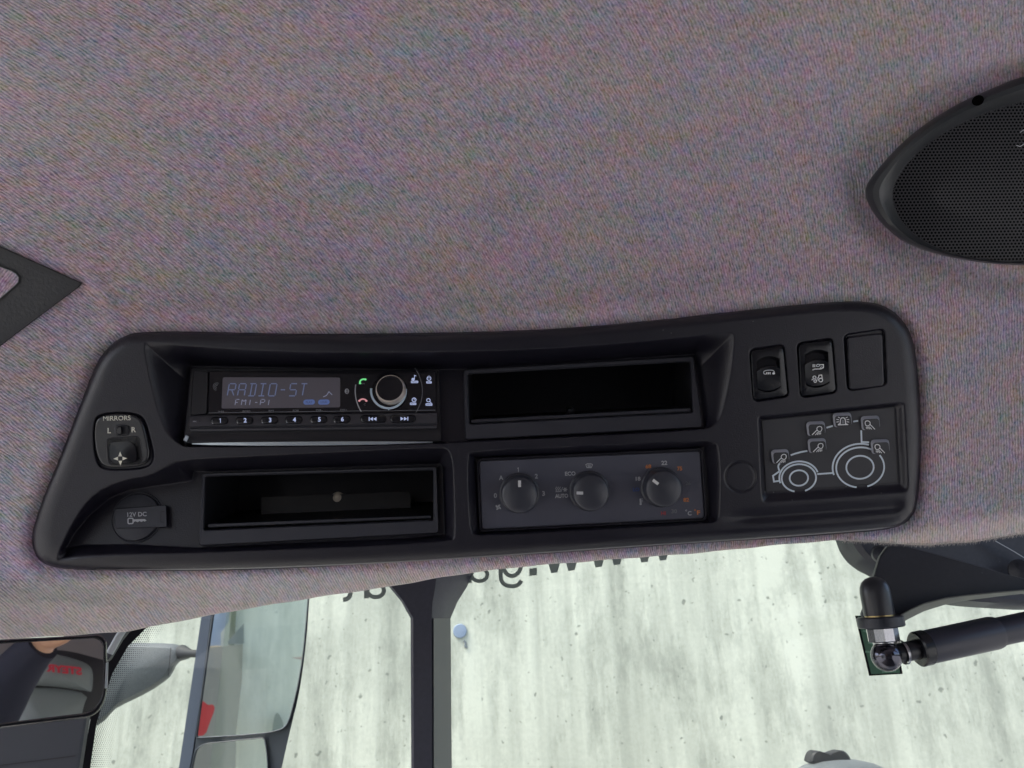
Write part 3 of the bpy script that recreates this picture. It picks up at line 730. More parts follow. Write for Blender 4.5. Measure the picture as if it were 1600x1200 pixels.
for i, x in enumerate(bx):
    y = 657.4 - i * .45; mb = MB()
    rings(mb, rquad([(x - 15, y - 6), (x + 13, y - 6.4), (x + 13, y + 6), (x - 15, y + 6.4)], 6, 5), [(0, .6), (0, 1.5), (1.2, 2.5), (3, 2.9)], wr, SWITCH)
    stroke(mb, [(x - 13, y + 3.2), (x - 11.2, y + 4.7)], 1, wr, 3.0, PRINTG)
    text(mb, str(i + 1), x, y - .3, height=7.2, wf=wr, dw=3.15, mat=ICONL, bold=.03); mb.build('preset_button', RAD)
for x, s in ((584, 'prev'), (630, 'next')):
    y = 654.6 - (x - 584) * .008; mb = MB()
    rings(mb, rquad([(x - 21, y - 6.2), (x + 20, y - 6.6), (x + 20, y + 6.2), (x - 21, y + 6.8)], 6, 5), [(0, .6), (0, 1.5), (1.2, 2.5), (3, 2.9)], wr, SWITCH)
    sg = -1 if s == 'prev' else 1
    for k in (-4.2, 1.2): flat(mb, [(x + sg * k, y - 3), (x + sg * (k + 5), y), (x + sg * k, y + 3)], wr, 3.15, ICONL)
    stroke(mb, [(x + sg * 7.2, y - 3), (x + sg * 7.2, y + 3)], 1.4, wr, 3.2, ICONL)
    mb.build('seek_button', RAD)
mb = MB(); sl = [(300, 692.8), (330, 691.8), (400, 690.8), (500, 690), (600, 689.6), (676, 690.2)]; sh_ = [(300, 694.0), (330, 695.3), (400, 696.2), (500, 696.0), (600, 694.4), (676, 691.2)]
loft(mb, [[(x, y, wr(x, y) + .0010) for x, y in sl], [(x, y, wr(x, y) + .0005) for x, y in sh_], [(x, y + 1, wr(x, y) - .006) for x, y in sh_]], SILVER)
rings(mb, rquad([(290, 679), (296, 682), (292, 691), (285.5, 688)], 1.5, 3), [(0, -1), (0, .6), (.8, 1.4)], wr, SILVER)
mb.build('silver_lip', RAD)
o, X, Y_, Z, s = frame_at(607, 610, wr)
mb = MB(); lathe(mb, o, X, Y_, Z, [(24.5 * s, .0006), (24.5 * s, .0024), (28.6 * s, .0022), (29.2 * s, .0012), (29.2 * s, 0)], GLOSS, 64, cap=False)
stroke(mb, arc(607, 610.5, 27.2, 27.4, 172, 366, 40), 3.4, wr, 2.75, RINGB); stroke(mb, [(606.2, 638), (608.4, 638), (607.3, 641)], 1.5, wr, 2.8, RINGB)
lathe(mb, o, X, Y_, Z, [(24.5 * s, .0012), (2 * s, .0012)], GLOSS, 48); rg = mb.build('dial_ring', RAD)
o2 = P(609, 606, float(wr(609, 606)) + .0105) - Z * .0105
mb = MB(); lathe(mb, o2, X, Y_, Z, [(23.0 * s, .001), (22.8 * s, .0072), (22.3 * s, .0086), (20.8 * s, .0100), (20.2 * s, .0100)], CHROME, 64, cap=False)
lathe(mb, o2, X, Y_, Z, [(20.2 * s, .0100), (19.6 * s, .0096), (12 * s, .0093), (2 * s, .0092)], GLOSS, 64); mb.build('volume_knob', RAD)

# climate panel
mb = MB(); w3 = lambda x, y: f3(x, y) + .0010
CPQ = rquad([(749, 720.5), (1093.5, 705), (1100.5, 809.5), (753.5, 827)], 5, 6)
rings(mb, inset(CPQ, -5), [(0, -2), (0, 1.2), (1.2, 2.0), (3.2, 2.0), (4.2, .6), (5.0, .6)], w3, BODY, cap=False)
w3p = lambda x, y: f3(x, y) + .0026
rings(mb, CPQ, [(0, -3), (0, -.6), (1.0, 0)], w3p, PANEL)
T3 = lambda s, x, y, h, mat, w_=None, b=.032: text(mb, s, x, y, width=w_, height=h, wf=w3p, dw=.3, mat=mat, bold=b, rot=2)
T3('1', 809.5, 734, 7.5, PRINTG); T3('A', 783, 746.5, 7, PRINTG); T3('2', 838, 744, 7.5, PRINTG); T3('3', 849.3, 771, 7.5, PRINTG); T3('0', 774, 774.3, 7.5, PRINTG)
for k in range(4):
    a = k * math.pi / 2 + .4; cx, cy = 778.6 + 2.6 * math.cos(a), 792.5 + 2.6 * math.sin(a); flat(mb, ellipse(cx, cy, 2.6, 1.4, 10, a + .5), w3p, .3 + .02 * k, PRINTG)
T3('ECO', 891, 740, 6.6, PRINTG, 16.5)
def defrost(cx, cy, s, mat, wf, dw):
    stroke(mb, [(cx - 5 * s, cy - 2 * s), (cx - 2.5 * s, cy - 3.3 * s), (cx + 2.5 * s, cy - 3.3 * s), (cx + 5 * s, cy - 2 * s), (cx + 3.2 * s, cy + 2.6 * s), (cx - 3.2 * s, cy + 2.6 * s)], 1.1, wf, dw, mat, closed=True)
    for k in (-1.6, 0, 1.6): stroke(mb, [(cx + k * s - .5, cy + 2.6 * s), (cx + k * s + .5, cy + .6 * s), (cx + k * s - .4, cy - 1 * s), (cx + k * s + .2, cy - 2.3 * s)], .9, wf, dw + .05, mat)
defrost(920.5, 728, 1.05, PRINTG, w3p, .3)
for k in range(3): stroke(mb, [(868.5 + 3 * k, 767.5), (869.7 + 3 * k, 765.5), (868.3 + 3 * k, 763.5), (869.5 + 3 * k, 760.5)], .9, w3p, .3, PRINTG)
stroke(mb, [(868, 768.4), (876.5, 768.0)], .8, w3p, .34, PRINTG); stroke(mb, [(876.5, 768.5), (879.3, 761)], .8, w3p, .3, PRINTG)
for k in range(3):
    a = k * math.pi / 3; stroke(mb, [(883 - 3.7 * math.cos(a), 765 - 3.7 * math.sin(a)), (883 + 3.7 * math.cos(a), 765 + 3.7 * math.sin(a))], .9, w3p, .3 + .03 * k, PRINTG)
stroke(mb, ellipse(883, 765, 2.4, 2.4, 6), .7, w3p, .42, PRINTG, closed=True)
T3('AUTO', 877.5, 774.8, 6.4, PRINTG, 20.5); stroke(mb, [(892, 773.4), (897, 773.2)], 2.0, w3p, .3, PRINTG)
T3('18', 997, 748, 6.3, PRINTG, 7.6); T3('68', 1013, 728.8, 6.3, PRINTO, 9); T3('22', 1038, 723.2, 6.8, PRINTG, 9.4); T3('75', 1062, 732.2, 6.3, PRINTO, 7.8)
T3('26', 1075.2, 755, 6.3, PRINTD, 9); T3('82', 1072.2, 781, 6.3, PRINTO, 9); T3('30', 1053.4, 798.8, 6.5, PRINTD, 9); T3('HI', 1036.6, 802, 6, PRINTR, 7.5); T3('LO', 994, 764.8, 6, PRINTB, 10)
stroke(mb, [(1000.6, 779), (1001, 786)], 2.6, w3p, .3, PRINTG); flat(mb, ellipse(1001, 787.5, 1.8, 1.8, 10), w3p, .34, PRINTG)
for k in range(3): stroke(mb, [(1002.4, 779.5 + 2.3 * k), (1004.4, 779.4 + 2.3 * k)], .8, w3p, .3, PRINTG)
T3('C', 1077.5, 802, 7, PRINTG, 6); stroke(mb, ellipse(1072.2, 797.6, 1.1, 1.1, 8), .7, w3p, .3, PRINTG, closed=True)
T3('F', 1091.5, 801, 7, PRINTO, 5); stroke(mb, ellipse(1086, 797, 1.1, 1.1, 8), .7, w3p, .3, PRINTO, closed=True)
cpo = mb.build('climate_panel', CON)
H = .0145
for (cx, cy, a) in ((811.8, 773.5, 90), (923.6, 770, 180), (1038, 764, 142)):
    wt = lambda x, y: w3p(x, y) + H
    ot, X, Y_, Z, s = frame_at(cx, cy, wt); ob = ot - Z * H; r = 28.6 * s
    mb = MB(); lathe(mb, ob, X, Y_, Z, [(r * 1.13, .0004), (r * 1.13, .0016), (r * 1.08, .0022), (r * 1.04, .0024), (r * 1.03, .006), (r * 1.0, H - .0022), (r * .965, H - .0008), (r * .88, H + .0001), (r * .6, H + .0012), (r * .3, H + .0018), (r * .05, H + .0020)], KNOB, 72)
    # pointer mark raised on cap and skirt
    ca, sa = math.cos(R(a)), math.sin(R(a)); D = X * ca + Y_ * sa; T = np.cross(Z, D)
    hh = lambda q: H + .0020 - .0020 * (q / .88) ** 2 + .0005
    V = [];
    for q in (.45, .55, .65, .75, .80): 
        for e in (-1, 1): V.append(ob + D * r * q + T * .00105 * e + Z * hh(q))
    mb.add(np.array(V), [(2 * i, 2 * i + 1, 2 * i + 3, 2 * i + 2) for i in range(4)], PRINTW if a != 180 else PRINTG)
    mb.build('rotary_knob', cpo)

# mirror switch
mb = MB(); wm = lambda x, y: np.full(np.shape(x), HF - .0004)
MS = chaikin([(148, 658), (160, 648), (188, 645), (214, 648), (224, 660), (231, 688), (235, 712), (227, 727), (190, 731), (164, 730), (153, 718), (147, 690)], 2)
rings(mb, MS, [(0, -4), (0, -.6), (.8, .3), (2.5, .9), (4, 1.0)], wm, SWITCH)
text(mb, 'MIRRORS', 182.7, 653.4, width=43, height=7.2, wf=wm, dw=1.35, mat=CREAM, rot=1.5, bold=.0)
text(mb, 'L', 170.6, 672.8, height=8.2, wf=wm, dw=1.3, mat=CREAM, bold=.03, rot=1); text(mb, 'R', 209, 671.2, height=8.2, wf=wm, dw=1.3, mat=CREAM, bold=.03, rot=1)
mso = mb.build('mirror_switch', CON)
mb = MB(); rings(mb, rquad([(178.5, 664), (202, 663), (202.5, 681), (179, 681.5)], 6, 5), [(0, 1.1), (1.0, 1.9), (2.5, 2.2)], wm, RUBBER)
rings(mb, rquad([(181, 666), (191, 665.5), (191.5, 680), (182, 680.3)], 4, 5), [(0, 2.0), (.6, 4.2), (2.2, 5.2)], wm, SWITCH); mb.build('slide_switch', mso)
mb = MB(); rings(mb, rquad([(165, 684), (219, 681), (224, 722), (212, 727), (172, 727), (168, 722)], 7, 5), [(0, 1.0), (1.0, 1.3), (1.8, 1.0)], wm, RUBBER)
JP = rquad([(169, 690), (212, 688), (216, 718), (208, 724), (178, 725), (170, 718)], [9, 14, 9, 6, 6, 7], 6)
wj = lambda x, y: HF + .0012 + .0042 * np.clip((np.asarray(y) - 690) / 30, 0, 1) * np.clip(1 - ((np.asarray(x) - 190) / 34) ** 2, 0, 1)
V = []; F = []; n_ = len(JP); cen = np.array([191., 706.])
for k, q in enumerate((1, .93, .8, .6, .4, .2, .02)):
    p_ = cen + (JP - cen) * q; w_ = wj(p_[:, 0], p_[:, 1]) * (1 if k else 1) - (0.003 if k == 0 else 0); V.append(P(p_[:, 0], p_[:, 1], w_))
for k in range(6):
    for i in range(n_): j = (i + 1) % n_; F.append((k * n_ + i, k * n_ + j, (k + 1) * n_ + j, (k + 1) * n_ + i))
mb.add(np.vstack(V), F, SWITCH)
for a in range(4):
    ca, sa = math.cos(a * math.pi / 2 - .03), math.sin(a * math.pi / 2 - .03); f = lambda u, v: (187.9 + u * ca - v * sa, 716.5 + u * sa + v * ca)
    q = np.array([f(3.4, -3.0), f(11, 0), f(3.4, 3.0)]); flat(mb, q, lambda x, y: np.full(np.shape(x), float(np.max(wj(q[:, 0], q[:, 1])))), .4, CREAM)
mb.build('joystick_pad', mso)

# 12 V socket
mb = MB(); w2 = lambda x, y: f2(x, y) + .0030
o, X, Y_, Z, s = frame_at(214.5, 808.5, f2)
lathe(mb, o, X, Y_, Z, [(40 * s, -.001), (39.6 * s, .0007), (38.8 * s, .0010), (37.6 * s, .0008), (36.9 * s, -.0008), (36.3 * s, -.0008), (36.1 * s, .0020), (35.5 * s, .0027), (34.4 * s, .0029), (1 * s, .0029)], BIN, 64)
so = mb.build('power_socket', CON)
mb = MB(); ST = rquad([(179, 795), (259.5, 789), (261, 823.5), (179.5, 826)], 2.0, 3)
rings(mb, ST, [(0, -1.4), (0, 1.1), (.7, 1.7)], w2, BIN)
stroke(mb, [(257, 799), (251.5, 799.3), (251, 815.5), (256, 816)], 1.1, w2, 1.9, RUBBER)
text(mb, '12V DC', 214, 803.6, width=30, height=7, wf=w2, dw=2.0, mat=PRINTG, bold=.02, rot=2)
stroke(mb, rquad([(200, 810), (208, 809.7), (208, 818), (200, 818.3)], 2, 3), 1.9, w2, 2.0, PRINTG, closed=True)
flat(mb, [(207, 811.5), (226, 811), (229, 813.2), (226, 815), (224, 813.8), (221, 815.6), (218, 814), (215, 816), (212, 814.4), (207, 816)], w2, 2.06, PRINTG)
mb.build('socket_cover', so)
# blanking disc
o, X, Y_, Z, s = frame_at(1157, 745, HF - .0003)
mb = MB(); lathe(mb, o, X, Y_, Z, [(22.6 * s, -.001), (22.5 * s, .0000), (22.2 * s, .00015), (21.6 * s, .00018), (1 * s, .00018)], BODY, 48); mb.build('blanking_disc', CON)

# rocker switches
def wsw(x, y): return np.full(np.shape(x), HF - .0020)
def rocker(q, inner, icons, lab):
    x0, x1, yt, yr, ybt, lean = inner; nn = 14; rows = []
    for (yy, bow, dw) in ((yt, -6, 2.8), (yt + .6, -6, .6), (yt + 3, -6, -.4), (yr - 2.5, -5, 1.2), (yr - .8, -5, 4.6), (yr + .8, -5, 5.2), (yr + 3, -4.5, 5.0), (yr + 8, -3, 4.0), ((yr + ybt) / 2 + 4, 0, 3.4), (ybt - 7, 3, 3.0), (ybt - 2.5, 5, 2.6), (ybt - .7, 6, 1.2), (ybt, 6, 2.8)):
        row = []
        for i in range(nn):
            t = i / (nn - 1); k = 4 * t * (1 - t); x = x0 + (x1 - x0) * t + (yy - yt) * lean
            row.append((x, yy + bow * k - bow * .35 - (x - x0) * .10, HF - .0020 + dw * MM))
        rows.append(row)
    # bezel plate with the arched opening
    win = [r[:2] for r in rows[0]] + [r[-1][:2] for r in rows[1:-1]] + [r[:2] for r in rows[-1][::-1]] + [r[0][:2] for r in rows[1:-1]][::-1]
    win = np.array(win); oq = rquad(q, 6, 6); nw = len(win)
    def proj(poly):                      # point of the outline in the direction of each window point
        c_ = win.mean(0); out = []
        for p_ in win:
            d_ = p_ - c_; best = 1e9
            for i in range(len(poly)):
                a, b = poly[i], poly[(i + 1) % len(poly)]; e = b - a; den = d_[0] * e[1] - d_[1] * e[0]
                if abs(den) < 1e-9: continue
                t = ((a[0] - c_[0]) * e[1] - (a[1] - c_[1]) * e[0]) / den; u = ((a[0] - c_[0]) * d_[1] - (a[1] - c_[1]) * d_[0]) / den
                if t > 0 and -1e-6 <= u <= 1 + 1e-6: best = min(best, t)
            out.append(c_ + d_ * best)
        return np.array(out)
    mb = MB(); V = []
    for po, dw in ((proj(oq), -3), (proj(oq), 1.6), (proj(inset(oq, .9)), 2.5), (proj(inset(oq, 2.2)), 2.8), (win, 2.8)): V.append(P(po[:, 0], po[:, 1], HF - .0020 + dw * MM))
    mb.add(np.vstack(V), [(k * nw + i, k * nw + (i + 1) % nw, (k + 1) * nw + (i + 1) % nw, (k + 1) * nw + i) for k in range(4) for i in range(nw)], SWITCH)
    b = mb.build('rocker_switch', CON, label=lab)
    mb = MB(); loft(mb, rows, SWITCH)
    nb2 = nn; base_ = mb.v[0]
    icons(mb); mb.build('rocker', b); return b
def top(dw): return lambda x, y: HF - .0020 + dw * MM
def ic1(mb):
    w_ = HF + .0034; k = lambda p: [(a, b) for a, b in p]
    stroke(mb, chaikin([(1194, 580), (1198, 578.4), (1206, 578.2), (1209.5, 579.5), (1209.8, 583)], 1, False), .9, w_, 0, ICONW)
    stroke(mb, [(1194, 580), (1193, 582.2), (1194, 584.2), (1197, 584.8)], .9, w_, .04, ICONW); flat(mb, ellipse(1208.8, 583.4, 2.2, 1.7, 10), w_, .08, ICONW)
    for q in range(3): stroke(mb, [(1198.5 + 2.6 * q, 581.5), (1197.6 + 2.6 * q, 583), (1198.6 + 2.6 * q, 584.8)], 1.3, w_, .06, ICONW)
def ic2(mb):
    w_ = HF + .0034
    for q in range(3): stroke(mb, [(1269.5, 570 + 1.6 * q), (1274, 569.8 + 1.6 * q)], .9, w_, 0, ICONW)
    stroke(mb, chaikin([(1275.5, 570.5), (1278, 569), (1281, 569.6), (1280, 572.5), (1276, 573)], 1), 1.0, w_, .03, ICONW, closed=True)
    stroke(mb, [(1281, 570), (1286.6, 569.8), (1286.6, 574.5), (1283, 576.4), (1273, 576.6), (1269.6, 578.2)], 1.3, w_, .06, ICONW); stroke(mb, ellipse(1283.4, 574.6, 1.7, 1.3, 10), .8, w_, .1, ICONW, closed=True)
    w_ = HF + .0028
    stroke(mb, ellipse(1272.6, 589.5, 2.4, 2, 12), 1.1, w_, 0, ICONW, closed=True); stroke(mb, [(1276, 591), (1279, 590.6), (1279.6, 586.4), (1284, 585.8), (1284.8, 592)], 1.2, w_, .04, ICONW)
    stroke(mb, ellipse(1282.4, 593.8, 3, 2.8, 14), 1.4, w_, .08, ICONW, closed=True); stroke(mb, ellipse(1273.8, 595.4, 2.1, 2, 12), 1.3, w_, .08, ICONW, closed=True)
    stroke(mb, [(1275, 594), (1279, 593.4)], 1, w_, .12, ICONW)
    for q in range(3): stroke(mb, [(1271 - 1.6 * q + 1, 591.5 + .3 * q), (1268.6 - .6 * q + 1, 593.6 + .4 * q)], .7, w_, .12 + .02 * q, ICONW)
rocker([(1172.5, 547.5), (1224, 541.5), (1231, 618), (1177, 626)], (1182, 1218, 562, 578, 611, .04), ic1, 'rocker switch with a small car heater symbol, next to the bay')
rocker([(1247.5, 537), (1299.5, 531), (1306.5, 612), (1251, 620)], (1257, 1294, 552, 568, 604, .04), ic2, 'rocker switch with two vehicle symbols')
mb = MB(); rings(mb, rquad([(1323, 526.5), (1379, 520), (1382, 603), (1326.5, 610)], 6, 6), [(0, -3), (0, .9), (.9, 1.9), (2.2, 2.2)], wsw, BODY); mb.build('switch_blank', CON, label='blank cover in place of a third switch')

# work light panel
w4 = lambda x, y: np.full(np.shape(x), HF - .0050 + .0004)
mb = MB(); rings(mb, rquad([(1190.5, 657), (1397.5, 636), (1402.5, 753.5), (1197, 768)], 1.5, 3), [(0, -1), (0, .1), (.5, .3)], w4, plastic('membrane_panel', (0.030, 0.030, 0.036), .45, .12, 1300))
LW = 2.6; K = lambda pts: [(1180 + x / 6.4, 620 + y / 6.4) for x, y in pts]
def ST4(pts, closed=False, k=0): stroke(mb, pts, LW, w4, .42 + k * .03, LINE, closed=closed)
ST4(K([(243, 745), (178, 790), (188, 848), (246, 840)])); ST4(K([(355, 584), (400, 568), (460, 552), (522, 541)]))
ST4(chaikin(K([(247, 664), (231, 685), (231, 710), (243, 742)]), 2, False), k=1)
rt = R(-4)
ST4(K([(630 - 10, 773), (776, 762)]), k=2)
e = lambda cx, cy, rx, ry, a0, a1: arc(1180 + cx / 6.4, 620 + cy / 6.4, rx / 6.4, ry / 6.4, a0, a1, 40, rt)
ST4(e(437, 812, 172, 138, -72, 252), k=3); ST4(np.vstack([e(437, 806, 196, 160, 14, 196)]), k=4); ST4(e(437, 812, 92, 77, 0, 360), k=3)
ST4(e(1050, 706, 240, 200, -76, 33), k=3); ST4(e(1050, 706, 240, 200, 58, 258), k=3); ST4(e(1050, 706, 276, 236, 68, 194), k=5); ST4(e(1048, 705, 137, 115, 0, 360), k=3)
ST4(K([(1060, 335), (1064, 452), (1140, 455)]), k=6); ST4(K([(712, 310), (778, 290)])); ST4(K([(980, 248), (1030, 240)]))
lp = mb.build('work_light_panel', CON, label='recessed panel with a tractor outline drawn in pale lines')
def worklight(mb, cx, cy, s, flip, wf, dw):
    S_ = 6.4; f = lambda u, v: (cx + (u if not flip else -u) * s, cy + v * s)
    a = [f(*q) for q in [(3.0 + 5 * math.cos(t), -2 - 0 + 4.2 * math.sin(t)) for t in np.linspace(-2.6, .75, 12)]]
    lamp = chaikin([f(.3, .5), f(0.2, -4.2), f(4, -6.4), f(8, -5.6), f(9, -2), f(7.2, 2.2), f(4, 2.6)], 1)
    stroke(mb, lamp, 1.15, wf, dw, ICONW, closed=True)
    for i, (u0_, u1_, v1) in enumerate(((0, -6.5, 9), (1.6, -2.6, 8.4), (3.4, .6, 8.2), (5.2, 3.6, 8.0), (6.8, 6.4, 7.4))):
        if i == 0: stroke(mb, [f(.2, 0), f(-8, 8.3)], 1.25, wf, dw + .03, ICONW)
        else: stroke(mb, [f(u0_, 3.6 + .1 * i), f(u1_, v1)], 1.0, wf, dw + .03 * i, ICONW)
def lbutton(cx, cy, w_, h_, kind):
    mb = MB(); q = np.array([(-w_ / 2, -h_ / 2 + .6), (w_ / 2 - 2, -h_ / 2 - .6), (w_ / 2, h_ / 2 - 2), (-w_ / 2 + 2.5, h_ / 2)]) + (cx, cy)
    pb = rquad(q, [6, 5, 6, 4], 5); n_ = len(pb)
    pt = pb * .97 + np.array([cx + 30, cy + 28]) * .03; pt[:, 0] = cx + 1.5 + (pb[:, 0] - cx) * .87; pt[:, 1] = cy + 2.2 + (pb[:, 1] - cy) * .78
    W = HF - .005
    V = [P(pb[:, 0], pb[:, 1], W), P(pb[:, 0], pb[:, 1], W + .0020)]
    p1 = pt + (pb - pt) * .12
    V += [P(p1[:, 0], p1[:, 1], W + .0034), P(pt[:, 0], pt[:, 1], W + .0036)]
    F = [(k * n_ + i, k * n_ + (i + 1) % n_, (k + 1) * n_ + (i + 1) % n_, (k + 1) * n_ + i) for k in range(3) for i in range(n_)]
    mb.add(np.vstack(V), F, BUTG); mb.add(V[-1], [tuple(range(n_))], BUTF)
    wf = W + .0036
    if kind == 'beacon':
        x, y = cx + .8, cy + 1.5
        stroke(mb, chaikin([(x - 4, y + 5), (x - 3.8, y - 2), (x - 2, y - 5), (x + 2, y - 5.2), (x + 4, y - 2.4), (x + 4.4, y + 4.8)], 1, False), 1.4, wf, .25, ICONW)
        stroke(mb, [(x - 7.5, y + 6), (x + 8.5, y + 5.4)], 1.4, wf, .3, ICONW); flat(mb, [(x - 1.6, y + 4), (x - 1.2, y - 2), (x + 1.6, y - 2), (x + 2, y + 4)], wf, .22, PRINTD)
        for sg in (-1, 1):
            for k in range(4):
                a = -.75 + .5 * k; c_, s_ = math.cos(a), math.sin(a); stroke(mb, [(x + sg * 6.2 * c_, y - .5 + 6.2 * s_), (x + sg * 10.2 * c_, y - .5 + 8.6 * s_)], 1.0, wf, .25 + .01 * k, ICONW)
    else: worklight(mb, cx + (1.5 if kind == 'left' else 0), cy + 2.2, .92, kind == 'right', wf, .25)
    mb.build('light_button', lp)
lbutton(1316, 656.4, 31, 23, 'beacon'); lbutton(1274.7, 669.8, 31, 23, 'left'); lbutton(1359.8, 661, 31.5, 22.5, 'right')
lbutton(1276.5, 696.3, 30.5, 23, 'left'); lbutton(1219, 713.4, 29.5, 22.5, 'left'); lbutton(1375.2, 698, 31, 23, 'right')

# ------------------------------------------------------------------ speaker on the ceiling
def PS(px, py, w=0.0):
    return SURF(px, py, w)
SPK = thing('speaker', SURF(1640, 275), 'black oval loudspeaker with perforated grille in the ceiling at the upper right', 'speaker')
SO = chaikin([(1350, 303), (1354, 286), (1380, 254), (1410, 222), (1450, 190), (1500, 160), (1550, 138), (1600, 118), (1700, 92), (1800, 84), (1890, 110), (1940, 170), (1950, 240), (1920, 310), (1860, 365), (1780, 400), (1700, 416), (1600, 415), (1540, 412), (1480, 402), (1420, 384), (1385, 358), (1362, 330)], 2)
SI = chaikin([(1394, 305), (1398, 288), (1412, 262), (1440, 232), (1480, 204), (1530, 180), (1580, 164), (1640, 148), (1720, 132), (1800, 128), (1870, 150), (1905, 200), (1905, 260), (1870, 320), (1800, 372), (1720, 400), (1640, 410), (1560, 408.5), (1500, 400), (1450, 382), (1415, 355), (1399, 328)], 2)
SO = resamp(SO, 120); SI = resamp(SI, 120)
mb = MB(); n_ = len(SO); rowsV = []
for q, hh in ((0, -3), (0, 5), (.10, 11), (.28, 16), (.50, 18), (.72, 15.5), (.9, 10.5), (1, 9)):
    p_ = SO * (1 - q) + SI * q; rowsV.append(SURF(p_[:, 0], p_[:, 1], hh * MM))
rowsV.append(SURF(SI[:, 0], SI[:, 1], .002))
F = [(k * n_ + i, k * n_ + (i + 1) % n_, (k + 1) * n_ + (i + 1) % n_, (k + 1) * n_ + i) for k in range(len(rowsV) - 1) for i in range(n_)]
mb.add(np.vstack(rowsV), F, plastic('speaker_bezel', (0.030, 0.033, 0.037), .33, .15, 1000, .5)); mb.build('bezel', SPK)
mb = MB()
for (cx, cy) in ((1528, 157),):
    V = []; e_ = ellipse(cx, cy, 10, 8, 20, -.5); mb.add(SURF(e_[:, 0], e_[:, 1], .0182), [tuple(range(20))], plastic('hole_black', (.002, .002, .002), .9, spec=0))
mb.build('screw_hole', SPK)
mb = MB(); a_, b_ = 5.7, 4.85
GR = plastic('grille_metal', (0.040, 0.038, 0.044), .42, metal=.2)
hexv = np.array([(math.cos(R(30 + 60 * k)), math.sin(R(30 + 60 * k))) for k in range(6)])
cells = []
for r_ in range(-5, 74):
    for c_ in range(-4, 106):
        cx = 1385 + c_ * a_ + (a_ / 2 if r_ % 2 else 0) - .12 * r_; cy = 118 + r_ * b_ - .02 * c_ * a_ + .0 * r_
        cells.append((cx, cy))
cells = np.array(cells); ins = sdf(cells[:, 0], cells[:, 1], SI) > -3; cells = cells[ins]
OV = hexv * (a_ / math.sqrt(3), b_ / 1.5); IV = hexv * (a_ * .39, b_ * .40)
n_ = len(cells); A = (cells[:, None, :] + OV[None]).reshape(-1, 2); B = (cells[:, None, :] + IV[None]).reshape(-1, 2)
bul = lambda q: .0095 + .004 * np.clip(sdf(q[:, 0], q[:, 1], SI) / 60, 0, 1)
VA = SURF(A[:, 0], A[:, 1], bul(A)); VB = SURF(B[:, 0], B[:, 1], bul(B)); VC = SURF(B[:, 0], B[:, 1], bul(B) - .0016)
F = []
for i in range(n_):
    for k in range(6):
        j = (k + 1) % 6; F.append((i * 6 + k, i * 6 + j, n_ * 6 + i * 6 + j, n_ * 6 + i * 6 + k)); F.append((n_ * 6 + i * 6 + k, n_ * 6 + i * 6 + j, 2 * n_ * 6 + i * 6 + j, 2 * n_ * 6 + i * 6 + k))
mb.add(np.vstack([VA, VB, VC]), F, GR)
gro = mb.build('grille', SPK, smooth=False)
# little badge lettering at the right of the grille
mb = MB(); gw = lambda x, y: .0150
for (p_) in ([(1594, 207), (1599, 203), (1606, 207)], [(1588, 227), (1594, 229), (1600, 225), (1606, 229)]): stroke(mb, p_, 1.2, gw, 0, PRINTG, mp=SURF)
mb.build('badge', gro)
mb = MB(); cq = SI.mean(0); qq = [cq + (SI - cq) * k for k in (1.01, .85, .7, .5, .3, .12, .01)]; nq = len(SI)
mb.add(np.vstack([SURF(a[:, 0], a[:, 1], .0015) for a in qq]), [(k * nq + i, k * nq + (i + 1) % nq, (k + 1) * nq + (i + 1) % nq, (k + 1) * nq + i) for k in range(6) for i in range(nq)], plastic('speaker_felt', (.004, .004, .005), .9, spec=.1))
mb.build('cone', SPK)

# ------------------------------------------------------------------ trim panel of the roof hatch at the left
TP = thing('trim_panel', SURF(0, 450), 'pointed black trim panel with a fabric insert at the left edge of the ceiling', 'trim')
tq = [(-420, 215), (0, 384), (131, 443), (60, 496), (0, 541), (-90, 618), (-420, 930)]
def domed(mb, poly, offs, mat):
    cen = poly.mean(0); V = []; n_ = len(poly)
    for q, o_ in offs: p_ = cen + (poly - cen) * q; V.append(SURF(p_[:, 0], p_[:, 1], o_))
    mb.add(np.vstack(V), [(k * n_ + i, k * n_ + (i + 1) % n_, (k + 1) * n_ + (i + 1) % n_, (k + 1) * n_ + i) for k in range(len(V) - 1) for i in range(n_)] + [tuple(range((len(V) - 1) * n_, len(V) * n_))], mat)
mb = MB(); domed(mb, resamp(rquad(tq, [1, 30, 2, 30, 20, 20, 1], 5), 220), [(1, -.002), (1, .0025), (.99, .0036), (.96, .0042)] + [(q_, .0042) for q_ in (.88, .8, .7, .6, .5, .4, .3, .2, .1, .02)], plastic('leather_grain_plastic', (0.030, 0.031, 0.034), .5, .9, 420)); mb.build('frame', TP)
iq = resamp(rquad([(-390, 272), (0, 417), (24, 426), (31, 436), (27, 443), (0, 466), (-90, 545), (-390, 810)], [10, 20, 5, 6, 8, 8, 8, 10], 5), 200)
org = WORG['trim_panel']; cen = iq.mean(0); n_ = len(iq)
ip = np.vstack([cen + (iq - cen) * q for q in (1, .9, .8, .7, .6, .5, .4, .3, .2, .1, .02)]); V = SURF(ip[:, 0], ip[:, 1], .0056)
F = [(k * n_ + i, k * n_ + (i + 1) % n_, (k + 1) * n_ + (i + 1) % n_, (k + 1) * n_ + i) for k in range(10) for i in range(n_)] + [tuple(range(10 * n_, 11 * n_))]
me = bpy.data.meshes.new('insert'); me.from_pydata((V - org).tolist(), [], F); me.materials.append(FABRIC)
uvl = me.uv_layers.new(name='weave'); uvl.data.foreach_set('uv', np.stack([ip[:, 0] * .8 + ip[:, 1] * .6, ip[:, 1] * .8 - ip[:, 0] * .6], 1)[[l.vertex_index for l in me.loops]].reshape(-1))
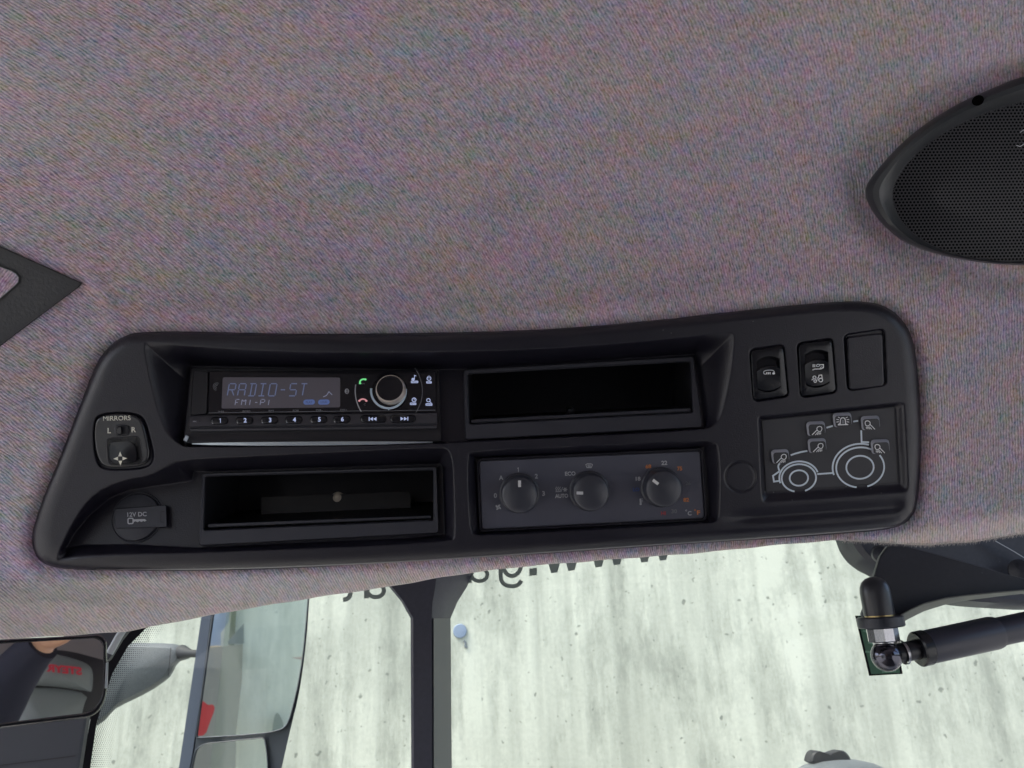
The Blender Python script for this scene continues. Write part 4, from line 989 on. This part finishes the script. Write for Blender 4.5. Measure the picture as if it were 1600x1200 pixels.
io = bpy.data.objects.new('insert', me); col.objects.link(io); io.parent = TP
mb = MB(); stroke(mb, iq, 1.1, lambda x, y: np.full(np.shape(x), .0062), 0, plastic('piping', (.16, .18, .18), .5), closed=True, mp=SURF); mb.build('piping', TP)

# ------------------------------------------------------------------ windshield
YG = 0.98
def PG(px, py, w=0.0):
    """on the glass, w metres toward the eye"""
    px, py, w = np.broadcast_arrays(np.asarray(px, float), np.asarray(py, float), np.asarray(w, float))
    n_ = np.array([0, -math.cos(R(6)), math.sin(R(6)) * -1]); o = C + np.array([0, YG, 0]); r = rays(px, py)
    return C + r * ((w + np.dot(o - C, n_)) / (r @ n_))[..., None]
WS = thing('windshield', C + np.array([0, YG, -.9]), 'clear windshield glass with mirrored web address lettering and dotted black edge', 'windshield')
mb = MB(); zt, zb = .34, -1.1
yy = lambda z: YG + z * -math.tan(R(6))
V = np.array([(-1.0, yy(zt), zt), (1.0, yy(zt), zt), (1.0, yy(zb), zb), (-1.0, yy(zb), zb)]) + C
mb.add(np.vstack([V, V + (0, .006, 0)]), [(0, 1, 2, 3), (7, 6, 5, 4), (0, 4, 5, 1), (1, 5, 6, 2), (2, 6, 7, 3), (3, 7, 4, 0)], GLASS); gl = mb.build('glass_pane', WS, smooth=False)
mb = MB(); LET = plastic('green_black_vinyl', (0.27, 0.32, 0.29), .7)
GW = lambda k: (lambda x, y: np.full(np.shape(x), .0035 + k * 2e-5))
def gstroke(p, w_, k=0, closed=False): stroke(mb, p, w_, GW(k), 0, LET, closed=closed, mp=PG)
for fx, fy, k in ((1036, 875.5, 0), (1007, 878.5, 2), (964, 882.5, 0), (935.5, 886, 2), (893, 891.5, 0), (866, 895, 2)):
    for sg in (-1, 1):
        q = np.array([(fx - 5, fy + .6), (fx + 5, fy - .6), (fx + sg * 13 + 4.5, fy - 46), (fx + sg * 13 - 4.5, fy - 45)]); mb.add(PG(q[:, 0], q[:, 1], .0035 + (k + sg) * 2e-5), [(0, 1, 2, 3)], LET)
q = np.array([(827, 900), (839, 898.5), (839, 887), (827, 888.5)]); mb.add(PG(q[:, 0], q[:, 1], .0035), [(0, 1, 2, 3)], LET)
gstroke(chaikin([(782, 855), (782, 895), (783, 908), (790, 915), (802, 916.5), (810, 914), (815, 907)], 2, False), 6.5)
gstroke(ellipse(800, 882, 14, 18, 28), 6.5, 2, True)
gstroke([(733.5, 868), (733.5, 911)], 7); gstroke(ellipse(749, 898, 12.5, 10, 24), 6, 2, True)
gstroke([(688, 846), (688, 918)], 7); gstroke(ellipse(703, 898, 14, 17, 24), 6, 2, True)
gstroke([(668, 880), (652, 922)], 7); gstroke([(636, 884), (652, 922), (660, 938)], 7, 2)
gstroke([(572.5, 895), (572.5, 935)], 7.5); gstroke(ellipse(587, 922.5, 13, 10.5, 24), 6.5, 2, True)
gstroke(chaikin([(548, 880), (548, 926), (546, 933), (541, 936.5), (536, 937)], 1, False), 7)
mb.build('lettering', WS)
mb = MB(); FR = plastic('black_frit', (0.008, 0.008, 0.010), .9, spec=.1)
lft = np.array([(214, 962), (204, 982), (172, 1024), (160, 1056), (152, 1082), (140, 1120), (128, 1200), (118, 1290)]); rgt = np.array([(250, 958), (230, 980), (200, 1010), (176, 1052), (163, 1090), (151, 1130), (141, 1200), (130, 1290)])
V = np.vstack([PG(lft[:, 0], lft[:, 1], .004), PG(rgt[:, 0], rgt[:, 1], .004)]); n_ = len(lft); mb.add(V, [(i, i + 1, n_ + i + 1, n_ + i) for i in range(n_ - 1)], FR)
yy_ = np.arange(950, 1290, 3.1)
for r_, y in enumerate(yy_):
    x0 = np.interp(y, rgt[:, 1], rgt[:, 0])
    for c_ in range(12):
        x = x0 + 1.2 + c_ * 3.1 + (1.55 if r_ % 2 else 0); rad = 1.08 - c_ * .075
        if rad < .38: break
        q = ellipse(x, y, rad, rad, 6); mb.add(PG(q[:, 0], q[:, 1], .004), [tuple(range(6))], FR)
mb.build('frit_band', WS, smooth=False)

mb = MB(); q = [(1336, 962), (1395, 962), (1410.5, 1053), (1358, 1056)]
o_ = np.array(q, float); mb.add(np.vstack([PG(o_[:, 0], o_[:, 1], .003), PG(o_[:, 0], o_[:, 1], .0045)]), [(4, 5, 6, 7), (0, 1, 5, 4), (1, 2, 6, 5), (2, 3, 7, 6), (3, 0, 4, 7)], FR)
i_ = inset(o_, 4.2); GRN = plastic('green_vinyl', (0.028, 0.10, 0.052), .5); mb.add(PG(i_[:, 0], i_[:, 1], .0048), [(0, 1, 2, 3)], GRN)
for p_ in ([(1348, 985), (1362, 990)], [(1356, 1004), (1364, 1006)], [(1352, 1018), (1360, 1019), (1362, 1032)], [(1378, 1050), (1400, 1048)]): stroke(mb, p_, 3, lambda x, y: np.full(np.shape(x), .0051), 0, plastic('pale_green_vinyl', (.10, .22, .14), .5), mp=PG)
mb.build('window_sticker', smooth=False, label='small green sticker with black border on the windshield behind the ball joint', category='sticker')

# ------------------------------------------------------------------ window pillar
mb = MB(); PB = plastic('pillar_paint', (0.045, 0.047, 0.062), .5, .15, 500, var=.05); PB2 = PB
def prism(mb, A, B, mat):
    n_ = len(A); mb.add(np.vstack([A, B]), [(i, (i + 1) % n_, n_ + (i + 1) % n_, n_ + i) for i in range(n_)] + [tuple(range(n_)), tuple(range(2 * n_ - 1, n_ - 1, -1))], mat)
def sec(y, x0, x1, x2, d=.90):
    return np.array([PY(x0, y, d + .005), PY(x0 + 4, y, d), PY(x1, y, d), PY(x1 + 3, y, d + .004), PY(x2 - 2, y, d + .060), PY(x2, y, d + .066), PY(x0, y, d + .066)])
secs = [sec(1290, 643, 675, 706), sec(966, 641.5, 674, 704)]
hd = [sec(940, 627, 676, 715), sec(918, 609, 680, 729), sec(880, 590, 684, 748), sec(760, 560, 700, 790)]
allr = secs + hd
n_ = 7; V = np.vstack(allr); F = [(k * n_ + i, k * n_ + (i + 1) % n_, (k + 1) * n_ + (i + 1) % n_, (k + 1) * n_ + i) for k in range(len(allr) - 1) for i in range(n_)] + [tuple(range(n_)), tuple(range(len(allr) * n_ - 1, (len(allr) - 1) * n_ - 1, -1))]
mb.add(V, F, PB)
wp = mb.build('window_pillar', ang=25, label='dark upright post with a flared head standing against the windshield', category='post')

mb = MB(); V = []  # paler strip laid on the post's side face, its lit look put into colour
for y, x1, x2 in ((1290, 675.5, 706), (966, 675, 703.5)): V += [PY(x1 + 2.5, y, .901), PY(x2 - 1, y, .958), PY(x2 + .6, y, .963)]
mb.add(np.array(V) , [(0, 1, 4, 3), (1, 2, 5, 4)], plastic('lit_side_grey', (.15, .16, .15), .55)); mb.build('lit_side_face', wp)

# ------------------------------------------------------------------ left corner: pillar trim and interior mirror
mb = MB(); CT = plastic('pillar_trim_plastic', (0.030, 0.032, 0.042), .45, .15, 600)
A_ = [(-260, 1080), (140, 1080), (133, 1128), (122, 1200), (110, 1290), (90, 1420), (-260, 1420)]
slab(mb, A_, .80, .008, CT, bevel=.002)
PTR = thing('pillar_trim', PY(60, 1200, .8), 'dark corner pillar cover below the cab mirror', 'trim')
mb.build('cover', PTR)
mb = MB(); stroke(mb, [(-200, 1218), (0, 1196), (118, 1181)], 1.6, .798, 0, RUBBER, mp=lambda x, y, w: PY(x, y, w)); mb.build('seam', PTR)
mb = MB(); SEAL = plastic('silver_seal', (.42, .45, .46), .4)
for seg in ([(198, 976), (186, 994), (171, 1021)], [(135, 1124), (128, 1160), (120, 1215), (112, 1290)]):
    q = np.array(seg, float)
    for a, b in zip(q[:-1], q[1:]):
        A = PY(a[0], a[1], .82); B = PY(b[0], b[1], .82); X, Y_, Z = axes(B - A); lathe(mb, A, X, Y_, Z, [(.0035, 0), (.0035, np.linalg.norm(B - A))], SEAL, 12)
mb.build('edge_seal', PTR)
mb = MB(); slab(mb, [(100, 960), (210, 972), (188, 1000), (170, 1030), (140, 1050), (100, 1050)], .84, .006, CT); mb.build('upper_cover', PTR)

IM = thing('cab_mirror', PY(40, 1070, .62), 'black framed rectangular rear view mirror at the lower left showing a seat', 'mirror')
YM = .62
mframe = rquad([(-220, 1010), (158, 991.5), (167, 1000), (168, 1082), (160, 1106), (144, 1121), (-220, 1164)], [10, 10, 8, 14, 12, 14, 10], 5)
mglass = rquad([(-212, 1018), (151, 997), (161, 1007), (161.5, 1080), (154, 1100), (139, 1113), (-212, 1156)], [8, 8, 8, 12, 10, 12, 8], 5)
M0 = PY(80, 1060, YM)
# the mirror is turned so that the seat behind the camera shows in it
SEATP = C + np.array([0.22, -1.15, 0.06])
nrm = (C - M0) / np.linalg.norm(C - M0) + (SEATP - M0) / np.linalg.norm(SEATP - M0); nrm /= np.linalg.norm(nrm)
def PM(px, py, w=0.0, o=M0, nn=None):
    nn = nrm if nn is None else nn
    px, py, w = np.broadcast_arrays(np.asarray(px, float), np.asarray(py, float), np.asarray(w, float)); r = rays(px, py)
    return C + r * ((w + np.dot(o - C, nn)) / (r @ nn))[..., None]
zero = lambda x, y: np.zeros(np.shape(x))
def two_ring(mb, A, B, prof_, mp, mat):
    V = []; n_ = len(A)
    for q, dw in prof_: p_ = A * (1 - q) + B * q; V.append(mp(p_[:, 0], p_[:, 1], dw * MM))
    mb.add(np.vstack(V), [(k * n_ + i, k * n_ + (i + 1) % n_, (k + 1) * n_ + (i + 1) % n_, (k + 1) * n_ + i) for k in range(len(V) - 1) for i in range(n_)], mat)
mb = MB(); two_ring(mb, mframe, mglass, [(0, -22), (0, 0), (.3, 2.2), (.75, 2.2), (1, 0), (1, -1)], PM, SWITCH)
V = PM(mframe[:, 0], mframe[:, 1], -.022); mb.add(V, [tuple(range(len(V)))], SWITCH); mb.build('mirror_frame', IM)
mb = MB(); flat(mb, mglass, zero, -.5, MIRROR, mp=PM); mb.build('mirror_glass', IM, smooth=False)
mb = MB(); rings(mb, rquad([(165.5, 1036), (169.5, 1034), (168, 1075), (163.5, 1076)], 1, 2), [(0, -3), (0, 3), (.6, 3.6)], zero, SEAL, mp=PM); mb.build('side_clip', IM)

def refl(V, o, nn):
    V = np.asarray(V, float); return V - 2 * ((V - o) @ nn)[..., None] * nn
def VIRT(px, py, d, o, nn):
    """real place of what this mirror shows at (px, py) when it is d metres away along the broken sight line"""
    r = rays(np.asarray(px, float), np.asarray(py, float)); r = r / np.linalg.norm(r, axis=-1)[..., None]
    return refl(C + r * np.asarray(d, float)[..., None] if np.ndim(d) else C + r * d, o, nn)
def vslab(mb, poly, d, thick, mat, o=M0, nn=None, bulge=0):
    nn = nrm if nn is None else nn; p = np.asarray(poly, float); n_ = len(p); cen = p.mean(0)
    rows = [VIRT(p[:, 0], p[:, 1], d + thick, o, nn), VIRT(p[:, 0], p[:, 1], d, o, nn)]
    for q in ((.94, .8, .6, .35, .08) if bulge else ()):
        p2 = cen + (p - cen) * q; rows.append(VIRT(p2[:, 0], p2[:, 1], d - bulge * (1 - q ** 2) ** .7, o, nn))
    F = [(k * n_ + i, k * n_ + (i + 1) % n_, (k + 1) * n_ + (i + 1) % n_, (k + 1) * n_ + i) for k in range(len(rows) - 1) for i in range(n_)]
    F += [tuple(range(n_ - 1, -1, -1)), tuple(range((len(rows) - 1) * n_, len(rows) * n_))]
    mb.add(np.vstack(rows), F, mat)
SEAT = thing('driver_seat', VIRT(90, 1150, 2.0, M0, nrm), 'grey and black driver seat with red embroidered headrest seen in the cab mirror', 'seat')
DKS = plastic('dark_seat_leather', (0.030, 0.028, 0.034), .5, .3, 300); GYS = plastic('grey_seat_leather', (0.20, 0.22, 0.225), .55, .3, 300)
D_ = 1.95
mb = MB(); vslab(mb, chaikin([(20, 1050), (50, 1024), (75, 1015), (110, 1017), (150, 1028), (172, 1034), (185, 1062), (190, 1120), (190, 1260), (-40, 1260), (-20, 1120), (6, 1085)], 2), D_, .12, DKS, bulge=.02); mb.build('bolster', SEAT)
mb = MB(); vslab(mb, chaikin([(22, 1076), (40, 1050), (62, 1024), (76, 1020), (110, 1027), (138, 1037), (146, 1050), (144, 1082), (138, 1080), (90, 1073), (50, 1071)], 2), D_ - .02, .02, GYS, bulge=.025); hr = mb.build('headrest', SEAT)
mb = MB(); vslab(mb, chaikin([(27, 1076), (60, 1074), (95, 1076), (138, 1084), (130, 1105), (120, 1150), (115, 1260), (15, 1260), (22, 1150), (32, 1100)], 1), D_ - .02, .02, GYS, bulge=.02); mb.build('backrest', SEAT)
mb = MB(); MV = lambda x, y, w: VIRT(x, y, D_ - .052 + 0 * np.asarray(w), M0, nrm)
text(mb, 'STEYR', 100, 1046, width=56, height=12.5, wf=0, dw=0, mat=plastic('red_thread', (.55, .02, .05), .6), rot=-6, bold=.05, mirror=True, mp=MV, shear=.15); mb.build('embroidery', hr)

def tube(mb, pts, rad, mat, n=16):
    pts = [np.asarray(p, float) for p in pts]; V = []
    for i, p in enumerate(pts):
        t = pts[min(i + 1, len(pts) - 1)] - pts[max(i - 1, 0)]; X, Y_, Z = axes(t, (0.13, .31, .94)); a = np.linspace(0, 2 * math.pi, n, endpoint=False)
        V.append(p + np.outer(np.cos(a) * rad[i], X) + np.outer(np.sin(a) * rad[i], Y_))
    mb.add(np.vstack(V), [(k * n + i, k * n + (i + 1) % n, (k + 1) * n + (i + 1) % n, (k + 1) * n + i) for k in range(len(pts) - 1) for i in range(n)] + [tuple(range(n - 1, -1, -1)), tuple(range((len(pts) - 1) * n, len(pts) * n))], mat)
# the person taking the picture: arm and hand, seen in the mirror only
vp = lambda x, y, d: VIRT(np.array([x]), np.array([y]), d, M0, nrm)[0]
NAVY = plastic('navy_cloth', (0.016, 0.017, 0.034), .85, .4, 300); SKIN = plastic('skin', (0.55, 0.30, 0.20), .5)
PER = thing('person', vp(-20, 1200, 1.5), 'person in a dark navy jacket with raised forearm, seen in the cab mirror', 'person')
sk = bpy.data.meshes.new('arm'); org = WORG['person']
J = [(-60, 1210, 1.80, .046), (-34, 1150, 1.78, .042), (0, 1090, 1.76, .037), (28, 1046, 1.74, .032), (52, 1018, 1.72, .026), (66, 1006, 1.71, .024), (74, 997, 1.705, .022)]
pts = [vp(a, b, c_) for a, b, c_, _ in J]; rad = [q[3] for q in J]; edges = [(i, i + 1) for i in range(len(J) - 1)]
base_i = len(pts) - 1
T_ = pts[-1] - pts[-3]; T_ /= np.linalg.norm(T_); Sd = np.cross(T_, nrm); Sd /= np.linalg.norm(Sd)
for k, (sd_, ln) in enumerate(((-.022, .060), (-.008, .070), (.008, .066), (.022, .052))):
    a = pts[base_i] + Sd * sd_ + T_ * .018; b = a + T_ * ln * .5 + nrm * .008; c_ = b + T_ * ln * .35 + nrm * .022
    i0 = len(pts); pts += [a, b, c_]; rad += [.0095, .0085, .0070]; edges += [(base_i, i0), (i0, i0 + 1), (i0 + 1, i0 + 2)]
a = pts[base_i] + Sd * -.034; b = a + Sd * -.020 + T_ * .022; i0 = len(pts); pts += [a, b]; rad += [.011, .009]; edges += [(base_i - 1, i0), (i0, i0 + 1)]
sk.from_pydata([list(p - org) for p in pts], edges, []); ao = bpy.data.objects.new('arm', sk); col.objects.link(ao); ao.parent = PER; sk.materials.append(SKIN)
md = ao.modifiers.new('skin', 'SKIN')
for i, v in enumerate(sk.skin_vertices[0].data if sk.skin_vertices else []): v.radius = (rad[i],) * 2; v.use_root = (i == 0)
if not sk.skin_vertices:
    bpy.context.view_layer.objects.active = ao
    bm_ = __import__('bmesh').new(); bm_.from_mesh(sk); ly = bm_.verts.layers.skin.verify()
    for i, v in enumerate(bm_.verts): v[ly].radius = (rad[i],) * 2; v[ly].use_root = (i == 0)
    bm_.to_mesh(sk); bm_.free()
md.use_smooth_shade = True; s2 = ao.modifiers.new('sub', 'SUBSURF'); s2.levels = 1; s2.render_levels = 2
mb = MB(); tube(mb, pts[:6], [r_ + .008 for r_ in rad[:6]], NAVY, 20); mb.build('jacket_sleeve', PER)

# ------------------------------------------------------------------ outside: mirror housing at the left, big exterior mirror
mb = MB(); HG = plastic('grey_housing', (0.095, 0.105, 0.112), .5, .1, 200, var=.05)
hp = chaikin([(110, 1010), (150, 1004), (205, 1004), (268, 1005), (284, 1009), (290, 1018), (287, 1029), (276, 1038), (270, 1051), (263.5, 1060.5), (234, 1081), (182.5, 1105.5), (173.5, 1114.5), (160, 1130), (120, 1150), (100, 1100)], 1)
HS = thing('work_lamp', PY(220, 1060, 1.62), 'grey rounded lamp housing on a short stalk beyond the windshield corner', 'lamp')
n_ = len(hp); cen = np.array([200., 1050.]); rows = []
for q, dy in ((.9, .10), (1, .05), (1, .02), (.95, .004), (.85, -.004), (.5, -.010), (.1, -.012)):
    p_ = cen + (hp - cen) * q; rows.append(PY(p_[:, 0], p_[:, 1], 1.62 + dy))
mb.add(np.vstack(rows), [(k * n_ + i, k * n_ + (i + 1) % n_, (k + 1) * n_ + (i + 1) % n_, (k + 1) * n_ + i) for k in range(6) for i in range(n_)] + [tuple(range(6 * n_, 7 * n_)), tuple(range(n_))], HG); mb.build('housing', HS)
mb = MB(); stroke(mb, [(267, 1012), (263, 1056)], 1.5, 1.602, 0, RUBBER, mp=lambda x, y, w: PY(x, y, w)); mb.build('seam', HS)
mb = MB(); tube(mb, [PY(284, 1020, 1.63), PY(291, 1021, 1.61), PY(298, 1021, 1.58), PY(322, 1022, 1.545)], [.015, .011, .007, .007], RUBBER); mb.build('stalk', HS)

XM = thing('exterior_mirror', PY(380, 1080, 1.5), 'tall blue grey framed wing mirror with a second small mirror below, outside the windshield', 'mirror')
YX = 1.5
BGR = plastic('blue_grey_frame', (0.085, 0.10, 0.145), .45, .1, 200)
mb = MB(); slab(mb, [(318, 940), (334, 940), (317, 1065), (301, 1180), (278, 1290), (262, 1290), (279, 1200)], YX + .03, .02, BGR, bevel=.004); mb.build('upright', XM)
M1 = PY(395, 1050, YX); T1 = C + np.array([-6.5, -6.0, -.3]); n1 = (C - M1) / np.linalg.norm(C - M1) + (T1 - M1) / np.linalg.norm(T1 - M1); n1 /= np.linalg.norm(n1)
PX1 = lambda x, y, w=0.0: PM(x, y, w, M1, n1)
DKF = plastic('dark_mirror_frame', (0.035, 0.040, 0.055), .45)
of = rquad([(334, 925), (484, 925), (478.5, 1009), (467, 1087), (455, 1134), (440, 1200), (424, 1270), (280, 1270), (301, 1200), (316, 1065)], [3, 4, 60, 60, 30, 30, 10, 10, 30, 30], 5)
g1 = rquad([(337.5, 930), (481, 930), (475, 1000), (470, 1042), (461, 1088), (451, 1124), (444, 1137), (421, 1144), (367, 1148.5), (307, 1152), (318.5, 1065)], [4, 4, 40, 40, 30, 8, 8, 20, 20, 3, 30], 4)
g2 = rquad([(306, 1172), (318, 1163), (412, 1153.5), (416, 1177), (417.5, 1200), (418, 1262), (290, 1262), (299, 1205)], [6, 12, 4, 10, 10, 4, 4, 10], 4)
mb = MB(); n_ = len(of)
rows = [PX1(of[:, 0], of[:, 1], -.05), PX1(of[:, 0], of[:, 1], -.004)]; mb.add(np.vstack(rows), [(i, (i + 1) % n_, n_ + (i + 1) % n_, n_ + i) for i in range(n_)] + [tuple(range(n_)), tuple(range(n_, 2 * n_))], DKF)
two_ring(mb, inset(g1, -1.8), g1, [(0, -5), (0, 2), (.5, 3), (1, 1), (1, -3)], PX1, DKF); two_ring(mb, inset(g2, -1.8), g2, [(0, -5), (0, 2), (.5, 3), (1, 1), (1, -3)], PX1, DKF)
mb.build('mirror_housing', XM)
for nm, g, dw in (('main_glass', g1, 0), ('lower_glass', g2, 0)):
    mb = MB(); flat(mb, g, zero, dw, MIRROR, mp=PX1); mb.build(nm, XM, smooth=False)
# what the wing mirror shows: a yard wall, a grey container, a bright doorway, a red flap
def vthing(name, poly, d, th, mat, **tg):
    mb = MB(); vslab(mb, poly, d, th, mat, o=M1, nn=n1); return mb.build(name, smooth=False, **tg)
PW_ = plastic('pale_render', (0.62, 0.64, 0.60), .8, .2, 30)
vthing('yard_wall', [(345, 820), (700, 820), (700, 1400), (345, 1400)], 7.0, .2, CONCRETE2, label='pale streaked yard wall behind the tractor, seen in the wing mirror', category='wall')
vthing('grey_container', [(326, 1012), (379.5, 1006.5), (378, 1060), (369, 1147), (366, 1400), (200, 1400), (240, 1012)], 6.5, .3, plastic('grey_container_paint', (0.24, .225, .19), .6, .2, 20), label='grey container standing behind the tractor, seen in the wing mirror', category='container')
vthing('shed_door', [(250, 800), (368, 800), (359, 960), (355, 1008), (250, 1014)], 6.9, .05, plastic('pale_blue_door', (.48, .54, .66), .6), label='pale blue shed door above the grey container, seen in the wing mirror', category='door')
vthing('shed_post', [(370, 800), (378, 800), (369, 960), (366, 1008), (357, 1008), (361, 960)], 6.8, .1, plastic('olive_post', (.14, .16, .10), .6), label='olive post beside the shed door, seen in the wing mirror', category='post')
vthing('roof_gable', [(356, 1002), (381, 974), (381, 1006), (356, 1006)], 6.6, .08, plastic('grey_gable', (.18, .2, .2), .6), label='small dark gable above the container corner, seen in the wing mirror', category='roof')
vthing('red_flap', chaikin([(313, 1095), (319, 1096), (325, 1102), (333, 1100), (336, 1108), (328, 1128), (321, 1149), (306, 1150), (300, 1120)], 1), 3.0, .04, plastic('red_plastic', (.55, .05, .06), .5), label='red plastic flap hanging beside the grey container, seen in the wing mirror', category='flap')
vthing('bollard', chaikin([(424, 1150), (428, 1122), (432, 1112), (438, 1118), (444, 1135), (446, 1155)], 1), 6.5, .3, plastic('grey_green', (.2, .22, .2), .8), label='grey bollard top against the yard wall, seen in the wing mirror', category='bollard')

# ------------------------------------------------------------------ right: hinge bracket, gas strut, pillar cover
YB = .74
mb = MB(); pc = chaikin([(1325, 815), (1335, 846), (1342, 858), (1352, 870), (1372, 884), (1420, 905), (1470, 925), (1512, 937), (1544, 940), (1579, 942), (1640, 946), (1800, 940), (1800, 700), (1560, 760), (1400, 790)], 1)
slab(mb, pc, .92, .05, plastic('pillar_cover_plastic', (0.042, .046, .058), .5, .2, 500, var=.06), bevel=.006)
PCV = thing('pillar_cover', PY(1500, 900, .9), 'dark moulded cover behind the black hinge bracket under the headliner', 'trim')
mb.build('cover', PCV)
mb = MB(); stroke(mb, chaikin([(1550, 840), (1580, 859), (1640, 893)], 1, False), 7, .905, 0, DKF, mp=lambda x, y, w: PY(x, y, w)); stroke(mb, [(1555, 845), (1585, 862), (1640, 896)], 1.3, .902, 0, SEAL, mp=lambda x, y, w: PY(x, y, w)); mb.build('seal_strip', PCV)
mb = MB(); o = PY(1376, 866, .90); lathe(mb, o, *axes(C - o), [(.010, -.01), (.010, 0), (.008, .005), (.001, .007)], PAINTBK, 20); mb.build('fixing_screw', PCV); mb = MB(); o = PY(1594, 891, .90); lathe(mb, o, *axes(C - o), [(.012, -.01), (.011, .003), (.005, .005), (.001, .006)], PAINTBK, 20); mb.build('fixing_screw', PCV)

HB = thing('hinge_bracket', PY(1420, 930, YB), 'black steel hinge bracket with bolt above the gas strut at the lower right', 'bracket')
bp_ = np.array([(1348, 958), (1356, 935), (1366, 900), (1376, 868), (1388, 852), (1412, 852), (1480, 870), (1560, 893), (1700, 930), (1700, 905 + 40), (1600, 926), (1560, 930), (1512, 936), (1477, 942.5), (1442, 953), (1420, 963), (1407, 972), (1400, 968), (1370, 974), (1350, 968)], float)
mb = MB(); n_ = len(bp_)
slab(mb, bp_, YB + .012, .006, PAINTBK, bevel=.001)
# flange edge facing down, window light painted in as paler grey
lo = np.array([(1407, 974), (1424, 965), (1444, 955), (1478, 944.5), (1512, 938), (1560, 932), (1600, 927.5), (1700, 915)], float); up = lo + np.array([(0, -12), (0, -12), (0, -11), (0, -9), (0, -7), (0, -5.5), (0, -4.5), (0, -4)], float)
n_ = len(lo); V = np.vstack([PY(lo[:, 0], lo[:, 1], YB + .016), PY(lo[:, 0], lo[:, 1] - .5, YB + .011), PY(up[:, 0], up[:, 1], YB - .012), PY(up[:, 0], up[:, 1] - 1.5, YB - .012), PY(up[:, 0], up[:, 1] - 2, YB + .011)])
mb.add(V, [(k * n_ + i, k * n_ + i + 1, (k + 1) * n_ + i + 1, (k + 1) * n_ + i) for k in range(4) for i in range(n_ - 1)], plastic('lit_edge_grey', (.13, .135, .125), .5, .1, 300))
mb.build('bracket_plate', HB)
Zb = np.array([-.03, -.12, 1.0]); Xb, Yb_, Zb = axes(Zb, (0, 1, 0))
s1 = YB / FPX * 1.03
cB = PY(1376, 972, YB - .004)
mb = MB(); fl = []
lathe(mb, cB - Zb * .0045, Xb, Yb_, Zb, [(.0185, 0), (.0195, .001), (.0195, .0082), (.0185, .0092), (.002, .0092)], PAINTBK, 14); 
mb.build('flange', HB)
mb = MB(); lathe(mb, cB + Zb * .0047, Xb, Yb_, Zb, [(.0122, 0), (.0122, .0012)], BRASS, 28); lathe(mb, cB + Zb * .0059, Xb, Yb_, Zb, [(.0128, 0), (.0128, .0195), (.0120, .0245), (.0100, .0285), (.0068, .0312), (.003, .0326), (.0004, .033)], plastic('cap_plastic', (.035, .036, .042), .30, .05, 500), 32); mb.build('bolt_cap', HB)
mb = MB(); lathe(mb, cB - Zb * .0165, Xb, Yb_, Zb, [(.0118, 0), (.0132, .0008), (.0132, .0112), (.0122, .0120)], plastic('nut_steel', (.50, .50, .52), .22, .15, 500, metal=1.0), 10); lathe(mb, cB - Zb * .0205, Xb, Yb_, Zb, [(.0085, 0), (.0090, .001), (.0098, .004)], STEEL, 24); nut = mb.build('hex_nut', HB, ang=25)

GS = thing('gas_strut', PY(1500, 1005, YB), 'dark gas strut with chrome ball joint running off to the right', 'strut')
cJ = PY(1385, 1025, YB - .004); s1 = (YB) / FPX * 1.0
mb = MB(); a = np.linspace(-math.pi / 2 + .05, math.pi / 2 - .45, 16); rb = .0128
lathe(mb, cJ, Xb, Yb_, Zb, [(rb * math.cos(t), rb * math.sin(t)) for t in a], plastic('dark_chrome', (.10, .10, .12), .12, metal=.95), 36)
lathe(mb, cJ, Xb, Yb_, Zb, [(rb * .55, rb * .8), (rb * .5, rb * 1.25)], STEEL, 20); mb.build('ball_joint', GS)
e1 = PY(1850, 925, YB + .02); d_ = e1 - cJ; L_ = np.linalg.norm(d_); X, Y_, Z = axes(d_)
at = lambda px: abs(px - 1385) / 465 * L_
mb = MB(); lathe(mb, cJ, X, Y_, Z, [(.0078, .010), (.0082, at(1408)), (.0082, at(1436))], DARKB, 28); lathe(mb, cJ, X, Y_, Z, [(.0100, at(1408)), (.0103, at(1411)), (.0090, at(1413))], STEEL, 24, cap=False)
mb.build('neck', GS)
mb = MB(); lathe(mb, cJ, X, Y_, Z, [(.0085, at(1430)), (.0135, at(1430)), (.0148, at(1432)), (.0148, at(1444)), (.0138, at(1446))], SWITCH, 40); lathe(mb, cJ, X, Y_, Z, [(.0138, at(1440)), (.0141, at(1446)), (.0141, at(1545)), (.0134, at(1551)), (.0120, at(1552)), (.0120, at(1849))], plastic('strut_paint', (0.030, .031, .046), .34, .05, 300), 48); mb.build('cylinder', GS)

# ------------------------------------------------------------------ beacon-like lamp cap below the frame edge
LB = thing('round_lamp', PY(1310, 1240, 1.3), 'grey domed lamp with dark wing nut at the bottom of the windshield', 'lamp')
c0 = PY(1308, 1186, 1.3); X, Y_, Z = np.array([1., 0, 0]), np.array([0, 1., 0]), np.array([0, 0, 1.])
sp = 1.3 / FPX / math.cos(R(2)) * 1.05
lathe_prof = [(r_ * sp, -(dz) * sp) for r_, dz in ((90, 120), (88, 60), (78, 32), (64, 16), (45, 6.5), (24, 1.5), (1, 0))]
mb = MB(); lathe(mb, c0, X, Y_, Z, lathe_prof, GREYPL, 64); mb.build('dome', LB)
mb = MB(); wn = chaikin([(1266, 1196), (1268, 1180), (1276, 1172), (1286, 1175), (1298, 1178), (1310, 1173), (1318, 1172), (1328, 1180), (1334, 1196)], 2)
slab(mb, wn, 1.29, .03, RUBBER, bevel=.003); mb.build('wing_nut', LB)
